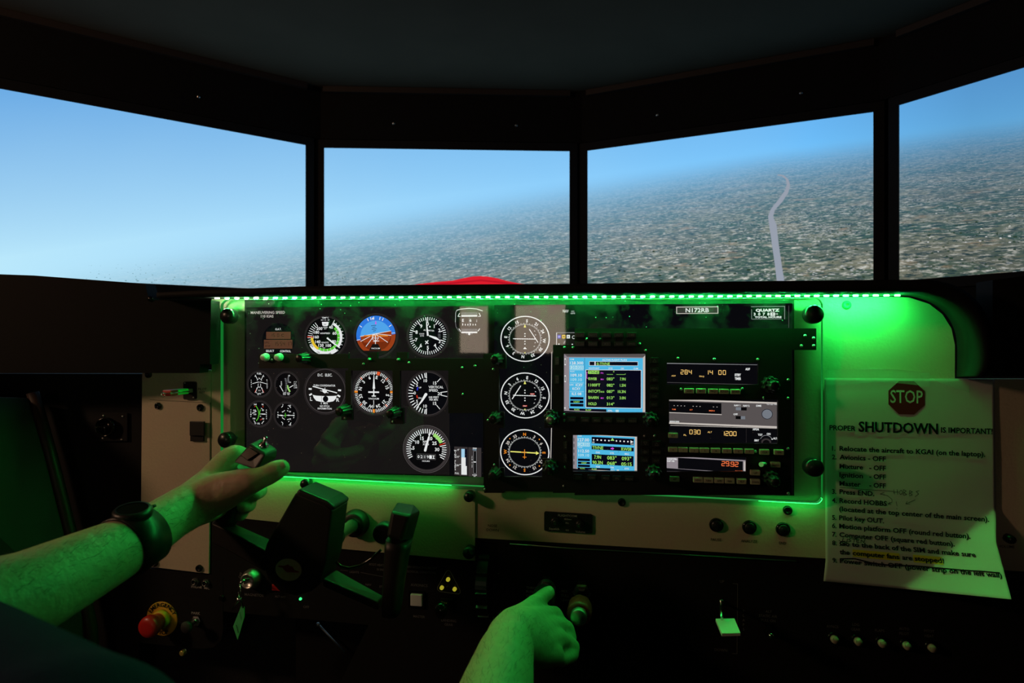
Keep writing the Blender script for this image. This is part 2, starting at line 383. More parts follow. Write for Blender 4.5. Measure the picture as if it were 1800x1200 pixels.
class G:
    """drawing on a lit dial or screen, in photo units around its centre (y down, angles clockwise from the top)"""
    def __init__(s, px, py, h, rx=1.0, ry=1.0): s.fr = pfr(px, py, h); s.cx, s.cy = px, py; s.rx, s.ry = rx, ry; s.mb = MB()
    def P(s, x, y, z=0.0003): return s.fr.p(x - s.cx, y - s.cy, z)
    def pol(s, a, r): a = math.radians(a); return s.cx + math.sin(a) * r, s.cy - math.cos(a) * r * s.ry / s.rx
    def poly(s, pts, m, z=0.0003): s.mb.poly([s.P(x, y, z) for x, y in pts], m)
    def rect(s, x0, y0, x1, y1, m, z=0.0003): s.poly([(x0, y0), (x1, y0), (x1, y1), (x0, y1)], m, z)
    def frame(s, x0, y0, x1, y1, w, m, z=0.0004):
        s.rect(x0, y0, x1, y0 + w, m, z); s.rect(x0, y1 - w, x1, y1, m, z); s.rect(x0, y0, x0 + w, y1, m, z); s.rect(x1 - w, y0, x1, y1, m, z)
    def line(s, x0, y0, x1, y1, w, m, z=0.0004, w1=None):
        dx, dy = x1 - x0, y1 - y0; q = math.hypot(dx, dy) or 1; nx, ny = -dy / q / 2, dx / q / 2; w1 = w if w1 is None else w1
        s.poly([(x0 + nx * w, y0 + ny * w), (x1 + nx * w1, y1 + ny * w1), (x1 - nx * w1, y1 - ny * w1), (x0 - nx * w, y0 - ny * w)], m, z)
    def tick(s, a, r0, r1, w, m, z=0.0004): s.line(*s.pol(a, r0), *s.pol(a, r1), w, m, z)
    def arc(s, a0, a1, r0, r1, m, z=0.0003, seg=None):
        seg = seg or max(4, int(abs(a1 - a0) / 6)); A = [a0 + (a1 - a0) * i / seg for i in range(seg + 1)]
        o = [s.P(*s.pol(a, r1), z) for a in A]; i_ = [s.P(*s.pol(a, r0), z) for a in A]
        s.mb.add(o + i_, [[k, k + 1, seg + 2 + k, seg + 1 + k] for k in range(seg)], m)
    def disc(s, x, y, r, m, z=0.0003, seg=28, ry=None):
        ry = ry or r * s.ry / s.rx
        s.poly([(x + r * math.cos(2 * pi * i / seg), y + ry * math.sin(2 * pi * i / seg)) for i in range(seg)], m, z)
    def text(s, t, x, y, hh, m='s_white', w=None, rot=0, align='c', bold=0.012, z=0.0006):
        put_text(s.mb, lambda a, b, c: s.P(a, b, c), t, x, y, hh, m, w, align, math.radians(rot), bold, z)
    def digits(s, t, x, y, hh, w, pitch, m, th=1.1, z=0.0006):
        for ch in t:
            if ch == '.': s.rect(x - pitch * 0.22, y + hh / 2 - th, x - pitch * 0.22 + th, y + hh / 2, m, z); continue
            if ch != ' ':
                q = {'a': (x, y - hh / 2, x + w, y - hh / 2), 'g': (x, y, x + w, y), 'd': (x, y + hh / 2, x + w, y + hh / 2),
                     'f': (x, y - hh / 2, x, y), 'b': (x + w, y - hh / 2, x + w, y), 'e': (x, y, x, y + hh / 2), 'c': (x + w, y, x + w, y + hh / 2)}
                for g_ in SEG7[ch]: s.line(*q[g_], th, m, z)
            x += pitch
    def done(s, name, parent): return s.mb.build(name, parent, fix=False) if s.mb.f else None

def rrect(x0, y0, x1, y1, r, n_=5):
    pts = []
    for cx, cy, a in ((x1 - r, y0 + r, -90), (x1 - r, y1 - r, 0), (x0 + r, y1 - r, 90), (x0 + r, y0 + r, 180)):
        for i in range(n_ + 1):
            b = math.radians(a + 90 * i / n_); pts.append((cx + r * math.cos(b), cy + r * math.sin(b)))
    return pts
def plate(name, pts, h0, h1, m, parent=None, bev=0.0):
    mb = MB(); fr = [W(x, y, h1) for x, y in pts]; mb.prism(fr, [p - NN * (h1 - h0) for p in fr], m)
    return mb.build(name, parent)
def cell_plate(name, rects, holes, h0, h1, m, parent=None):
    """plate that is the union of rectangles with window openings"""
    xs = sorted({v for r in rects + holes for v in (r[0], r[2])}); ys = sorted({v for r in rects + holes for v in (r[1], r[3])})
    ins = lambda i, j: 0 <= i < len(xs) - 1 and 0 <= j < len(ys) - 1 and any(r[0] <= xs[i] and xs[i + 1] <= r[2] and r[1] <= ys[j] and ys[j + 1] <= r[3] for r in rects) \
        and not any(r[0] <= xs[i] and xs[i + 1] <= r[2] and r[1] <= ys[j] and ys[j + 1] <= r[3] for r in holes)
    mb = MB(); d = NN * (h1 - h0); Q = lambda i, j: W(xs[i], ys[j], h1)
    for i in range(len(xs) - 1):
        for j in range(len(ys) - 1):
            if not ins(i, j): continue
            c = [Q(i, j), Q(i + 1, j), Q(i + 1, j + 1), Q(i, j + 1)]
            mb.quad(c, m); mb.quad([p - d for p in c], m)
            for (di, dj), (a, b) in (((0, -1), (0, 1)), ((1, 0), (1, 2)), ((0, 1), (2, 3)), ((-1, 0), (3, 0))):
                if not ins(i + di, j + dj): mb.quad([c[a], c[b], c[b] - d, c[a] - d], m)
    return mb.build(name, parent)

# ================================================================== THE SETTING
I4 = Matrix.Identity(4)
def wbox(name, x0, x1, y0, y1, z0, z1, m):
    mb = MB(); mb.box(Fr(Vector((0, 0, 0)), Vector((1, 0, 0)), Vector((0, -1, 0)), V), x0, x1, y0, y1, z0, z1, m)
    return mb.build(name, rot=I4)
CEIL = CAM.z + 0.70
struct(wbox('floor', -1.9, 1.9, -2.4, 2.1, -0.04, 0.0, 'carpet'))
struct(wbox('ceiling', -1.9, 1.9, -2.4, 2.1, CEIL, CEIL + 0.04, 'ceiling_grey'))
struct(wbox('wall_left', -1.94, -1.9, -2.4, 2.1, 0.0, CEIL, 'wall_black'))
struct(wbox('wall_right', 1.9, 1.94, -2.4, 2.1, 0.0, CEIL, 'wall_black'))
# back wall behind the seats with a bright window of two panes
wb = MB(); f0 = Fr(Vector((0, -2.4, 0)), Vector((1, 0, 0)), Vector((0, 0, -1)), Vector((0, 1, 0)))
WX = [(-1.52, -1.26), (-1.10, -0.70)]; WZ = (CAM.z - 0.10, CAM.z + 0.27)
for x0, x1, z0, z1 in ((-1.9, WX[0][0], 0, CEIL), (WX[1][1], 1.9, 0, CEIL), (WX[0][1], WX[1][0], WZ[0], WZ[1]), (WX[0][0], WX[1][1], 0, WZ[0]), (WX[0][0], WX[1][1], WZ[1], CEIL)):
    wb.box(f0, x0, x1, z0, z1, -0.04, 0.0, 'wall_black')
struct(wb.build('wall_back', rot=I4))
win = bpy.data.objects.new('window_1', None); col.objects.link(win); win.location = (WX[0][0], -2.4, WZ[0]); struct(win)
ROOT[win.name] = Matrix.Translation(win.location)
for x0, x1 in WX:
    mb = MB(); mb.box(f0, x0, x1, WZ[0], WZ[1], -0.03, -0.02, 'window_light'); mb.build('pane', win)
    mb = MB()
    for q in ((x0, x0 + 0.02, WZ[0], WZ[1]), (x1 - 0.02, x1, WZ[0], WZ[1]), (x0 + 0.02, x1 - 0.02, WZ[0], WZ[0] + 0.02), (x0 + 0.02, x1 - 0.02, WZ[1] - 0.02, WZ[1])): mb.box(f0, *q, -0.02, 0.005, 'room_beige')
    mb.build('window_frame', win)

LP = Vector((-1.72, 0.16, CAM.z + 0.50))
lamp = thing('added_lamp', 'added unseen warm globe lamp on a short arm at the side wall', 'lamp', LP + Vector((-0.18, 0, 0)), rot=I4)  # unseen lamp added to warm the left side of the panel
mb = MB(); mb.ball(LP, 0.085, 'added_bulb', 20); mb.build('globe', lamp)
mb = MB(); mb.lathe(Fr(LP + Vector((-0.18, 0, 0)), Vector((0, 1, 0)), V, Vector((1, 0, 0))), 0, 0, [(0.06, 0.0), (0.055, 0.012), (0.012, 0.016), (0.012, 0.10)], 'black_plastic', 24); mb.build('arm', lamp)

# ------------------------------------------------------------------ monitors in an arc and the dark housing around them
ZT, ZB = 0.534, 0.137
def edge(px, ytop): d = ZT * F / (600 - ytop); return Vector(((px - 900) / F * d, d))
MON = []
eL0, eL1 = edge(0, 156), edge(537, 255); dirL = (eL0 - eL1).normalized(); MON.append((eL1 + dirL * 0.70, eL1))
MON.append((edge(570, 260), edge(1001, 266)))
MON.append((edge(1033, 265), edge(1535, 197)))
e40, e41 = edge(1581, 185), edge(1800, 119); dirR = (e41 - e40).normalized(); MON.append((e40, e40 + dirR * 0.70))
def mon_plane(i):
    a, b = MON[i]; a3 = Vector((a.x, a.y, CAM.z)); b3 = Vector((b.x, b.y, CAM.z)); ex = (b3 - a3).normalized()
    return a3, b3, ex, Vector((ex.y, -ex.x, 0))                # normal towards the seat
def on_mon(i, px, py, off=0.001):
    a, b, ex, n_ = mon_plane(i); d = ray(px, py); t = (a + n_ * off - CAM).dot(n_) / d.dot(n_); return CAM + d * t
SCR_LABEL = ['wide monitor showing pale blue hazy sky over a thin strip of flat land', 'monitor with a red curved engine cowling at the foot of its picture',
             'monitor showing a grey road winding through green and tan countryside', 'monitor with dark blue sky and steeply tilted farmland beside the road view']
MON_OBJ = []
for i in range(4):
    a, b, ex, n_ = mon_plane(i); wdt = (b - a).length
    fr = Fr(a, ex, V, n_)
    t = thing('monitor', SCR_LABEL[i], 'monitor', a + ex * wdt / 2 + V * (ZB - 0.025), 'flight view monitors', rot=I4)
    mb = MB(); mb.box(fr, -0.022, wdt + 0.022, -ZT - 0.022, -ZB + 0.022, -0.05, -0.004, 'black_plastic'); mb.build('housing', t)
    mb = MB(); z0, z1 = -0.004, 0.004
    for q in ((-0.022, 0.0, -ZT - 0.022, -ZB + 0.022), (wdt, wdt + 0.022, -ZT - 0.022, -ZB + 0.022), (0, wdt, -ZT - 0.022, -ZT), (0, wdt, -ZB, -ZB + 0.022)):
        mb.box(fr, *q, z0, z1, 'black_matte')
    mb.build('bezel', t)
    mb = MB(); mb.quad([fr.p(0, -ZT), fr.p(wdt, -ZT), fr.p(wdt, -ZB), fr.p(0, -ZB)], 'flight_view'); s_ = mb.build('screen', t); MON_OBJ.append((t, s_))
def screen_shape(i, name, polys):
    mb = MB()
    for off, pts, m in polys: mb.poly([on_mon(i, x, y, off) for x, y in pts], m)
    return mb.build(name, MON_OBJ[i][1], fix=False)
screen_shape(1, 'cowling_image', [(0.0015, [(712, 504.5), (735, 499), (765, 495.5), (795, 493), (815, 488.5), (832, 485.5), (845, 485), (858, 486), (875, 489), (893, 494), (915, 498.5), (942, 503), (942, 512), (712, 512)], 's_cowl'),
                                  (0.0018, [(740, 501), (800, 495.5), (845, 491), (880, 494.5), (925, 502), (925, 505), (880, 498), (845, 494), (800, 498.5), (740, 504)], 's_cowl_dark')])
screen_shape(2, 'road_image', [(0.0015, [(1368, 306), (1378, 308), (1386, 315), (1389, 325), (1386, 338), (1375, 355), (1362, 369), (1359, 381), (1365, 395), (1369, 430), (1374, 465), (1380, 500), (1366, 500), (1362, 465), (1357, 430), (1352, 395), (1350, 380), (1355, 367), (1368, 351), (1380, 334), (1383, 324), (1381, 315), (1375, 310), (1366, 308)], 's_road')])
mb = MB(); rs = random.Random(4)
for i_, x0, x1, yf in ((2, 1040, 1530, lambda x: 452 - (x - 1040) * 0.07), (3, 1592, 1796, lambda x: 400 - (x - 1592) * 0.2), (1, 575, 995, lambda x: 452 - (x - 575) * 0.10), (0, 150, 525, lambda x: 468 - x * 0.02)):
    mbs = MB()
    for k in range((90, 120, 190, 120)[i_]):
        x = rs.uniform(x0, x1); q = rs.random(); y = yf(x) + (500 - yf(x)) * q - 60 * rs.random() * (i_ >= 2); s_ = (0.7 + 2.2 * q * rs.random()) * (0.6 if i_ < 2 else 1)
        if y > 500 or (i_ == 2 and 1345 < x < 1392): continue
        w = s_ * rs.uniform(0.9, 2.0)
        mbs.poly([on_mon(i_, x + w * math.cos(a), y - s_ * math.sin(a) * (1 if math.sin(a) > 0 else 0.4), 0.0012) for a in (0, 1.0, 2.1, 3.1, 4.2, 5.3)], ('s_tree_haze', 's_tree_mid', 's_tree', 's_tree')[i_] if rs.random() < 0.85 else ('s_tree_haze', 's_roof', 's_roof', 's_roof')[i_])
    o = mbs.build('tree_image', MON_OBJ[i_][1], fix=False); o['kind'] = 'stuff'

# housing: black wall planes behind the monitors, up to the ceiling
chain = [MON[0][0] + dirL * 0.5, MON[0][0], MON[0][1], MON[1][0], MON[1][1], MON[2][0], MON[2][1], MON[3][0], MON[3][1], MON[3][1] + dirR * 0.5]
for k, (i0, i1) in enumerate(((0, 2), (3, 4), (5, 6), (7, 9))):
    a = chain[i0]; b = chain[i1]; a3 = Vector((a.x, a.y, 0)); b3 = Vector((b.x, b.y, 0)); ex = (b3 - a3).normalized(); n_ = Vector((ex.y, -ex.x, 0)); L_ = (b3 - a3).length
    mb = MB(); fr = Fr(a3, ex, V, n_)
    mb.box(fr, -0.08, L_ + 0.08, -(CEIL - 0.001), -(CAM.z + ZT + 0.024), -0.06, 0.002, 'wall_black')
    mb.box(fr, -0.08, L_ + 0.08, -(CAM.z + ZB - 0.024), 0.0, -0.06, 0.002, 'wall_black')
    mb.box(fr, -0.08, L_ + 0.08, -(CAM.z + ZT + 0.024), -(CAM.z + ZB - 0.024), -0.08, -0.06, 'wall_black')
    struct(mb.build('wall_front_' + ('left', 'middle', 'right', 'far_right')[k], rot=I4))
    # thin ceiling trim where wall and ceiling meet
    mb = MB(); mb.box(fr, 0.0, L_, -(CEIL - 0.001), -(CEIL - 0.016), 0.003, 0.016, 'trim_dark'); struct(mb.build('trim_%d' % (k + 1), rot=I4))
    for q in range(2):
        sc = MB(); sc.lathe(fr, L_ * (0.28 + 0.5 * q), -(CAM.z + ZT + 0.07), [(0.004, 0.002), (0.0035, 0.004), (0.0, 0.0045)], 'steel', 10, caps=False)
        tag(sc.build('screw', rot=I4), 'small steel wall screw above the ' + (('pale sky monitor, well away from the red cowling', 'pale sky monitor, close to the red cowling'), ('red cowling monitor, towards the pale sky monitor', 'red cowling monitor, towards the winding road'), ('winding road monitor, towards the red cowling', 'winding road monitor, towards the dark blue sky'), ('dark blue sky monitor, close to the winding road', 'dark blue sky monitor, well away from the road'))[k][q], 'screw', 'screws above the monitors')

# ------------------------------------------------------------------ beige instrument panel, left side panel, black lower panel
arc_pts = [(1600 + 81 * math.sin(math.radians(a)), 604 - 81 * math.cos(math.radians(a))) for a in range(0, 91, 9)]
panel = thing('dashboard', 'wide beige cockpit dashboard with a rounded upper corner', 'dashboard', W(900, 950, -0.02))
plate('panel_board', [(372, 525.5), (560, 524.8), (1000, 523.8), (1250, 522.8), (1500, 521.8), (1566, 521.4), (1598, 522.6), (1633, 534), (1656.5, 552), (1672.5, 577.5), (1678.5, 606), (1678.5, 640), (1678.5, 666), (1920, 666), (1920, 1012), (1448, 981), (835, 945), (560, 925), (372, 905)], -0.014, -0.002, 'beige', panel)
for px, py in ((1488, 536),):
    mb = MB(); fr = mfr(px, py, -0.002); mb.lathe(fr, 0, 0, [(0.0058, 0), (0.0058, 0.001), (0.0045, 0.0032), (0.002, 0.0034), (0.002, 0.0015)], 'lamp_green_lens', 18, caps=False); mb.build('bolt', panel)
mb = MB(); fr = mfr(1771, 945, -0.002); mb.lathe(fr, 0, 0, [(0.006, 0), (0.006, 0.004), (0.005, 0.010), (0.0, 0.0105)], 'knob_black', 20, flute=0.08, nf=10, caps=False); mb.build('volume_knob', panel)
mb = MB(); fr = mfr(1093, 882, -0.002)
for px, py, r in ((1093, 882, 0.0055), (1384, 896, 0.006)):
    mb = MB(); mb.lathe(mfr(px, py, -0.002), 0, 0, [(r, 0), (r, 0.003), (r * 0.6, 0.0045), (r * 0.5, 0.003), (0, 0.003)], 'black_gloss', 18, caps=False); mb.build('panel_screw', panel)
g = G(1769, 960, -0.0015); g.text('VOLUME', 1769, 960, 5, 'paint_dark'); g.done('lettering', panel)
g = G(866, 927, -0.0015); g.text('NOSE', 866, 923.5, 4.6, 'paint_dark'); g.text('DOWN', 866, 931, 4.6, 'paint_dark'); g.done('lettering', panel)

side = thing('side_cover', 'tall narrow beige cover beside the black side wall', 'cover', W(310, 1000, -0.02))
plate('panel_board', [(250, 650), (371, 650), (367, 1008), (266, 996), (266, 893), (248, 890)], -0.012, -0.0015, 'beige', side)
mb = MB(); g = G(370, 800, -0.001); g.line(369.8, 707, 368.6, 905, 1.1, 'paint_dark'); g.line(262, 704, 362, 707.5, 0.5, 'paint_dark'); g.done('seam_line', side)
for px, py in ((262, 658), (279, 713), (353, 716), (273, 989), (351, 998)):
    mb = MB(); mb.lathe(mfr(px, py, -0.0015), 0, 0, [(0.0055, 0), (0.0055, 0.003), (0.0035, 0.0045), (0.003, 0.0025), (0, 0.0025)], 'black_gloss', 16, caps=False); mb.build('screw', side)
g = G(356, 687, -0.001); g.text('PILOT', 356, 683.5, 4, 'paint_dark'); g.text('KEY', 356, 689, 4, 'paint_dark'); g.done('lettering', side)
lt_ = thing('latch', 'square black two-step latch stuck on the beige side panel', 'latch', W(349, 775, 0), rot=None)
mb = MB(); mb.box(pfr(349, 758, -0.0015), -12, 11, -16, 17, 0, 0.004, 'black_rubber', 0.0006); mb.build('base', lt_)
mb = MB(); mb.box(pfr(348.5, 756, 0.0025), -12.5, 12.5, -16, 9, 0, 0.004, 'black_rubber', 0.0006); mb.build('pad', lt_)

yp = thing('yoke_plate', 'rectangular beige cover plate behind the control yoke', 'plate', W(680, 980, 0))
plate('board', [(520, 842), (835, 858), (835, 985.5), (520, 957)], -0.0012, 0.0004, 'beige', yp)
def thumb(px, py, r, h0, h1, parent=None):
    mb = MB(); f_ = mfr(px, py, h1); k = f_.o.y / F
    rr = r * pfr(px, py, h1).ky
    mb.lathe(f_, 0, 0, [(rr * 0.8, -0.016), (rr, -0.014), (rr, -0.003), (rr * 0.85, 0.0), (0, 0.0015)], 'knob_black', 28, caps=False)
    return mb, f_
for px, py, r in ((534, 851, 8.6), (823, 874, 9.4), (823, 973, 11)):
    mb, f_ = thumb(px, py, r, 0, 0.017); mb.build('thumb_screw', yp)
g = G(823, 870, 0.0192)
for px, py in ((823, 874), (823, 973)):
    g = G(px, py, 0.0192); g.line(px - 0.5, py - 8, px + 0.5, py + 8, 1.2, 'black_gloss'); g.done('slot', yp)

low = thing('lower_panel', 'long matte black lower dashboard panel with printed white lettering', 'panel', W(900, 1200, -0.03))
plate('board', [(366, 904), (560, 925), (835, 945), (1448, 981), (1920, 1012), (1920, 1400), (700, 1400), (590, 1215), (648, 1098), (366, 1072)], -0.02, -0.004, 'black_matte', low)
mb = MB(); mb.tube([W(896, 955.5, -0.002), W(1000, 963, -0.002), W(1400, 986, -0.002)], 0.0009, 'steel', 6)
mb.build('edge_wire', low)
lb = thing('switch_plate', 'black plate with a rounded corner under the beige side panel', 'plate', W(310, 1140, -0.03))
plate('board', [(232, 996), (366, 1010), (392, 1012), (392, 1110), (388, 1126), (376, 1137), (356, 1140), (232, 1128)], -0.012, -0.0035, 'black_matte', lb)
for px, py in ((321, 1147), (390, 1050)):
    mb = MB(); mb.lathe(mfr(px, py, -0.0035), 0, 0, [(0.0045, -0.004), (0.0045, 0.002), (0.003, 0.003), (0, 0.002)], 'brass' if py > 1100 else 'black_gloss', 14, caps=False); mb.build('screw', lb)

# footwell: kick board and a pedal rod
kb = wbox('kick_board', -0.62, 0.9, 1.06, 1.08, 0.0, 0.72, 'carpet'); tag(kb, 'dark carpeted kick board below the dashboard', 'board')
pr = thing('rudder_pedal', 'grey rudder pedal with a thin steel rod beneath the dashboard', 'pedal', Vector((-0.30, 0.95, 0.55)), rot=I4)
mb = MB(); mb.prism([Wd(520, 1080, 1.035), Wd(652, 1090, 1.035), Wd(600, 1215, 1.0), Wd(520, 1215, 1.0)], [Wd(520, 1080, 1.045), Wd(652, 1090, 1.045), Wd(600, 1215, 1.01), Wd(520, 1215, 1.01)], 'charcoal_box'); mb.build('pedal_plate', pr)
mb = MB(); mb.tube([Wd(560, 1097, 1.025), Wd(566, 1104, 1.022), Wd(606, 1146, 1.008)], 0.0017, 'steel', 8); mb.ball(Wd(559, 1097, 1.024), 0.0035, 'steel', 10); mb.build('rod', pr)

# ------------------------------------------------------------------ dark side console, side wall and door at the left
cons = thing('side_console', 'dark grey boxy console under the wide pale sky monitor', 'console', Wd(150, 655, 0.90), rot=I4)
fr_ = [(-330, 470), (60, 484), (255, 498.5), (262, 527.5), (371, 527.5), (369, 640), (352, 640), (350, 655.5), (-330, 656)]
mb = MB(); f3 = [Wd(x, y, 0.93) for x, y in fr_]; mb.prism(f3, [p + Vector((0.0, 0.028, 0)) for p in f3], 'charcoal_box'); mb.build('box', cons)
mb = MB(); mb.lathe(Fr(Wd(264, 525, 0.93), Vector((1, 0, 0)), V, Vector((0, -1, 0))), 0, 0, [(0.004, 0), (0.0038, 0.002), (0, 0.0025)], 'black_gloss', 12, caps=False); mb.build('screw', cons)
mb = MB(); mb.prism([Wd(-330, 656, 1.02), Wd(250, 657, 1.02), Wd(244, 1200, 1.02), Wd(-330, 1200, 1.02)], [Wd(-330, 656, 1.02) + Vector((0, .03, 0)), Wd(250, 657, 1.02) + Vector((0, .03, 0)), Wd(244, 1200, 1.02) + Vector((0, .03, 0)), Wd(-330, 1200, 1.02) + Vector((0, .03, 0))], 'black_matte')
sw = struct(mb.build('wall_side', rot=I4))
vent = thing('air_vent', 'round black air vent on a square plate in the side wall', 'vent', Wd(200, 775, 1.02), rot=I4)
fv = Fr(Wd(203, 750, 1.019), Vector((1, 0, 0)), V, Vector((0, -1, 0)))
k_ = 1.02 / F
mb = MB(); mb.box(fv, -25 * k_, 23 * k_, -25 * k_, 25 * k_, 0, 0.003, 'black_matte', 0.001); mb.build('plate', vent)
mb = MB(); mb.lathe(fv, -12 * k_, -1 * k_, [(16 * k_, 0.003), (16 * k_, 0.012), (14.5 * k_, 0.012), (14.5 * k_, 0.005), (0, 0.004)], 'black_gloss', 28, caps=False); mb.build('ring', vent)
mb = MB(); mb.box(fv, -20 * k_, -5 * k_, -2 * k_, -0.5 * k_, 0.004, 0.010, 'black_gloss'); mb.box(fv, -12 * k_, -10.5 * k_, -2 * k_, 12 * k_, 0.004, 0.010, 'black_gloss'); mb.build('vane', vent)
for x, y in ((-19, -20), (15, -19), (-20, 20), (13, 22)):
    mb = MB(); mb.lathe(fv, x * k_, y * k_, [(0.0017, 0.003), (0.0014, 0.0042), (0, 0.0044)], 'steel', 10, caps=False); mb.build('screw', vent)
door = thing('door_panel', 'green lit door panel with a slanting brown edge beside the seat', 'door', Wd(20, 1200, 0.9), rot=I4)
fd = [Wd(-260, 690, 0.80), Wd(60, 700, 0.985), Wd(92, 810, 0.985), Wd(126, 945, 0.985), Wd(160, 1100, 0.985), Wd(170, 1240, 0.985), Wd(-260, 1240, 0.80)]
mb = MB(); mb.prism(fd, [p + Vector((-0.03, 0.01, 0)) for p in fd], 'door_grey'); mb.build('panel', door)
mb = MB(); mb.tube([Wd(58, 690, 0.985), Wd(92, 810, 0.985), Wd(126, 945, 0.985), Wd(160, 1100, 0.985), Wd(170, 1240, 0.985)], 0.009, 'wood_trim', 8); mb.build('edge_strip', door)

# right side housing beyond the hood
rb = thing('side_housing', 'black boxy housing at the curved end of the glareshield', 'housing', W(1800, 664, 0.0))
fr_ = [(1745, 492), (1800, 485), (1960, 463), (1960, 661), (1745, 661.5)]
plate('box', fr_, 0.020, 0.055, 'black_matte', rb)

# ------------------------------------------------------------------ glareshield hood with its light strip
hood = thing('glareshield', 'long black glareshield hood with a curved end over the panel', 'glareshield', W(950, 523, 0.0))
inner_f = [(275, 523), (330, 521), (390, 519.5), (560, 517.5), (780, 516), (1000, 515), (1250, 513.5), (1500, 512), (1590, 512), (1630, 515), (1668, 528), (1697, 550), (1714, 582), (1722, 616), (1720, 645), (1710, 662)]
inner_b = [(300, 525), (350, 524.5), (390, 524), (560, 523.5), (780, 523), (1000, 522.5), (1250, 521.5), (1500, 520.5), (1570, 520), (1602, 521), (1636, 532), (1660, 550), (1676, 576), (1682, 606), (1682, 640), (1681, 662)]
outer_f = [(275, 514), (330, 511), (390, 508.5), (560, 502.5), (780, 500), (1000, 498.5), (1250, 495), (1500, 492), (1600, 491.5), (1645, 493), (1690, 507), (1722, 534), (1741, 572), (1748, 616), (1744, 645), (1732, 662)]
HF = 0.085
def resample(pts, m_=6):
    out = []
    for i in range(len(pts) - 1):
        p0, p1, p2, p3 = pts[max(i - 1, 0)], pts[i], pts[i + 1], pts[min(i + 2, len(pts) - 1)]
        for j in range(m_):
            t_ = j / m_; out.append(tuple(0.5 * (2 * p1[k_] + (p2[k_] - p0[k_]) * t_ + (2 * p0[k_] - 5 * p1[k_] + 4 * p2[k_] - p3[k_]) * t_ ** 2 + (3 * p1[k_] - p0[k_] - 3 * p2[k_] + p3[k_]) * t_ ** 3) for k_ in (0, 1)))
    return out + [pts[-1]]
inner_f, inner_b, outer_f = resample(inner_f), resample(inner_b), resample(outer_f)
A_ = [W(x, y, 0.0) for x, y in inner_b]; B_ = [W(x, y, HF) for x, y in inner_f]; C_ = [W(x, y, HF) for x, y in outer_f]
D_ = [a_ + (c_ - b_) for a_, b_, c_ in zip(A_, B_, C_)]
mb = MB(); k = len(A_)
for P1, P2, m in ((A_, B_, 'black_matte'), (B_, C_, 'black_matte'), (C_, D_, 'black_matte'), (D_, A_, 'black_matte')):
    mb.add(P1 + P2, [[i, i + 1, k + i + 1, k + i] for i in range(k - 1)], m, smooth=True)
for e in (0, -1): mb.quad([A_[e], B_[e], C_[e], D_[e]], 'black_matte')
mb.build('hood', hood)
strip = thing('led_strip', 'glowing green light strip stuck under the glareshield edge', 'light strip', W(980, 520, 0.045))
def under(px, f):                                           # point on the hood underside, f from back (0) to front (1)
    for i in range(k - 1):
        if inner_b[i][0] <= px <= inner_b[i + 1][0]:
            s_ = (px - inner_b[i][0]) / (inner_b[i + 1][0] - inner_b[i][0])
            return (A_[i].lerp(A_[i + 1], s_)).lerp(B_[i].lerp(B_[i + 1], s_), f)
xs = [382 + 17.0 * i for i in range(71)]
mb = MB(); up_ = V * -0.0006
ribbon = [under(x, 0.18) + up_ for x in xs] ; rib2 = [under(x, 0.38) + up_ for x in xs]
mb.add(ribbon + rib2, [[i, i + 1, len(xs) + i + 1, len(xs) + i] for i in range(len(xs) - 1)], 'black_gloss'); mb.build('ribbon', strip, fix=False)
led_me = {}
for i, x in enumerate(xs):
    c = under(x, 0.28) - V * 0.0010; kind = 'led_white' if x < 470 and i % 2 == 0 else 'led'
    if kind not in led_me:
        mb = MB(); mb.box(Fr(W(980, 520, 0.045), U, V, NN), -0.0026, 0.0026, -0.0006, 0.0006, -0.0013, 0.0013, kind); o = mb.build('led', strip); led_me[kind] = o
    else:
        o = led_me[kind].copy(); col.objects.link(o); o.parent = strip
    o.location = ROOT[strip.name].inverted() @ c

# ================================================================== INSTRUMENT SCREENS
HS = 0.002
def gauge(parent, name, px, py, rx, ry, ring='s_ring', face='s_black', rw=1.6, label=None):
    """dial shown on a screen: bezel ring and face; returns the part and a drawing context"""
    g = G(px, py, HS + 0.0003, rx, ry)
    g.disc(px, py, rx, ring, 0.0, 44); g.disc(px, py, rx - rw, face, 0.0002, 44)
    if ring == 's_ring': g.arc(0, 360, rx + 1.2, rx + 1.7, ring, 0.0, 44)
    o = g.mb.build(name, parent, fix=False)
    if label: o['label'] = label
    return o, G(px, py, HS + 0.0006, rx, ry)

mount = thing('display_mount', 'flat black mounting board behind both instrument screens', 'board', W(900, 870, -0.001))
plate('board', [(430, 527), (1396, 527), (1396, 871), (850, 862), (850, 838), (430, 828)], -0.0018, HS - 0.0006, 'black_plastic', mount)
d1 = thing('instrument_screen', 'screen of round flight dials with an artificial horizon', 'screen', W(640, 838, 0.0))
mb = MB(); mb.prism([W(x, y, HS) for x, y in ((433, 540), (849, 538), (849, 836), (433, 826))], [W(x, y, HS) - NN * 0.0005 for x, y in ((433, 540), (849, 538), (849, 836), (433, 826))], 's_lcd'); mb.build('screen_glass', d1)
mb = MB(); mb.quad([W(x, y, HS + 0.0001) for x, y in ((703, 650), (790, 650), (790, 725), (849, 725), (849, 836), (703, 833))], 's_lcd_dark') if False else mb.poly([W(x, y, HS + 0.0001) for x, y in ((790, 725), (849, 725), (849, 836), (790, 835))], 's_lcd_dark'); mb.build('dark_area', d1, fix=False)

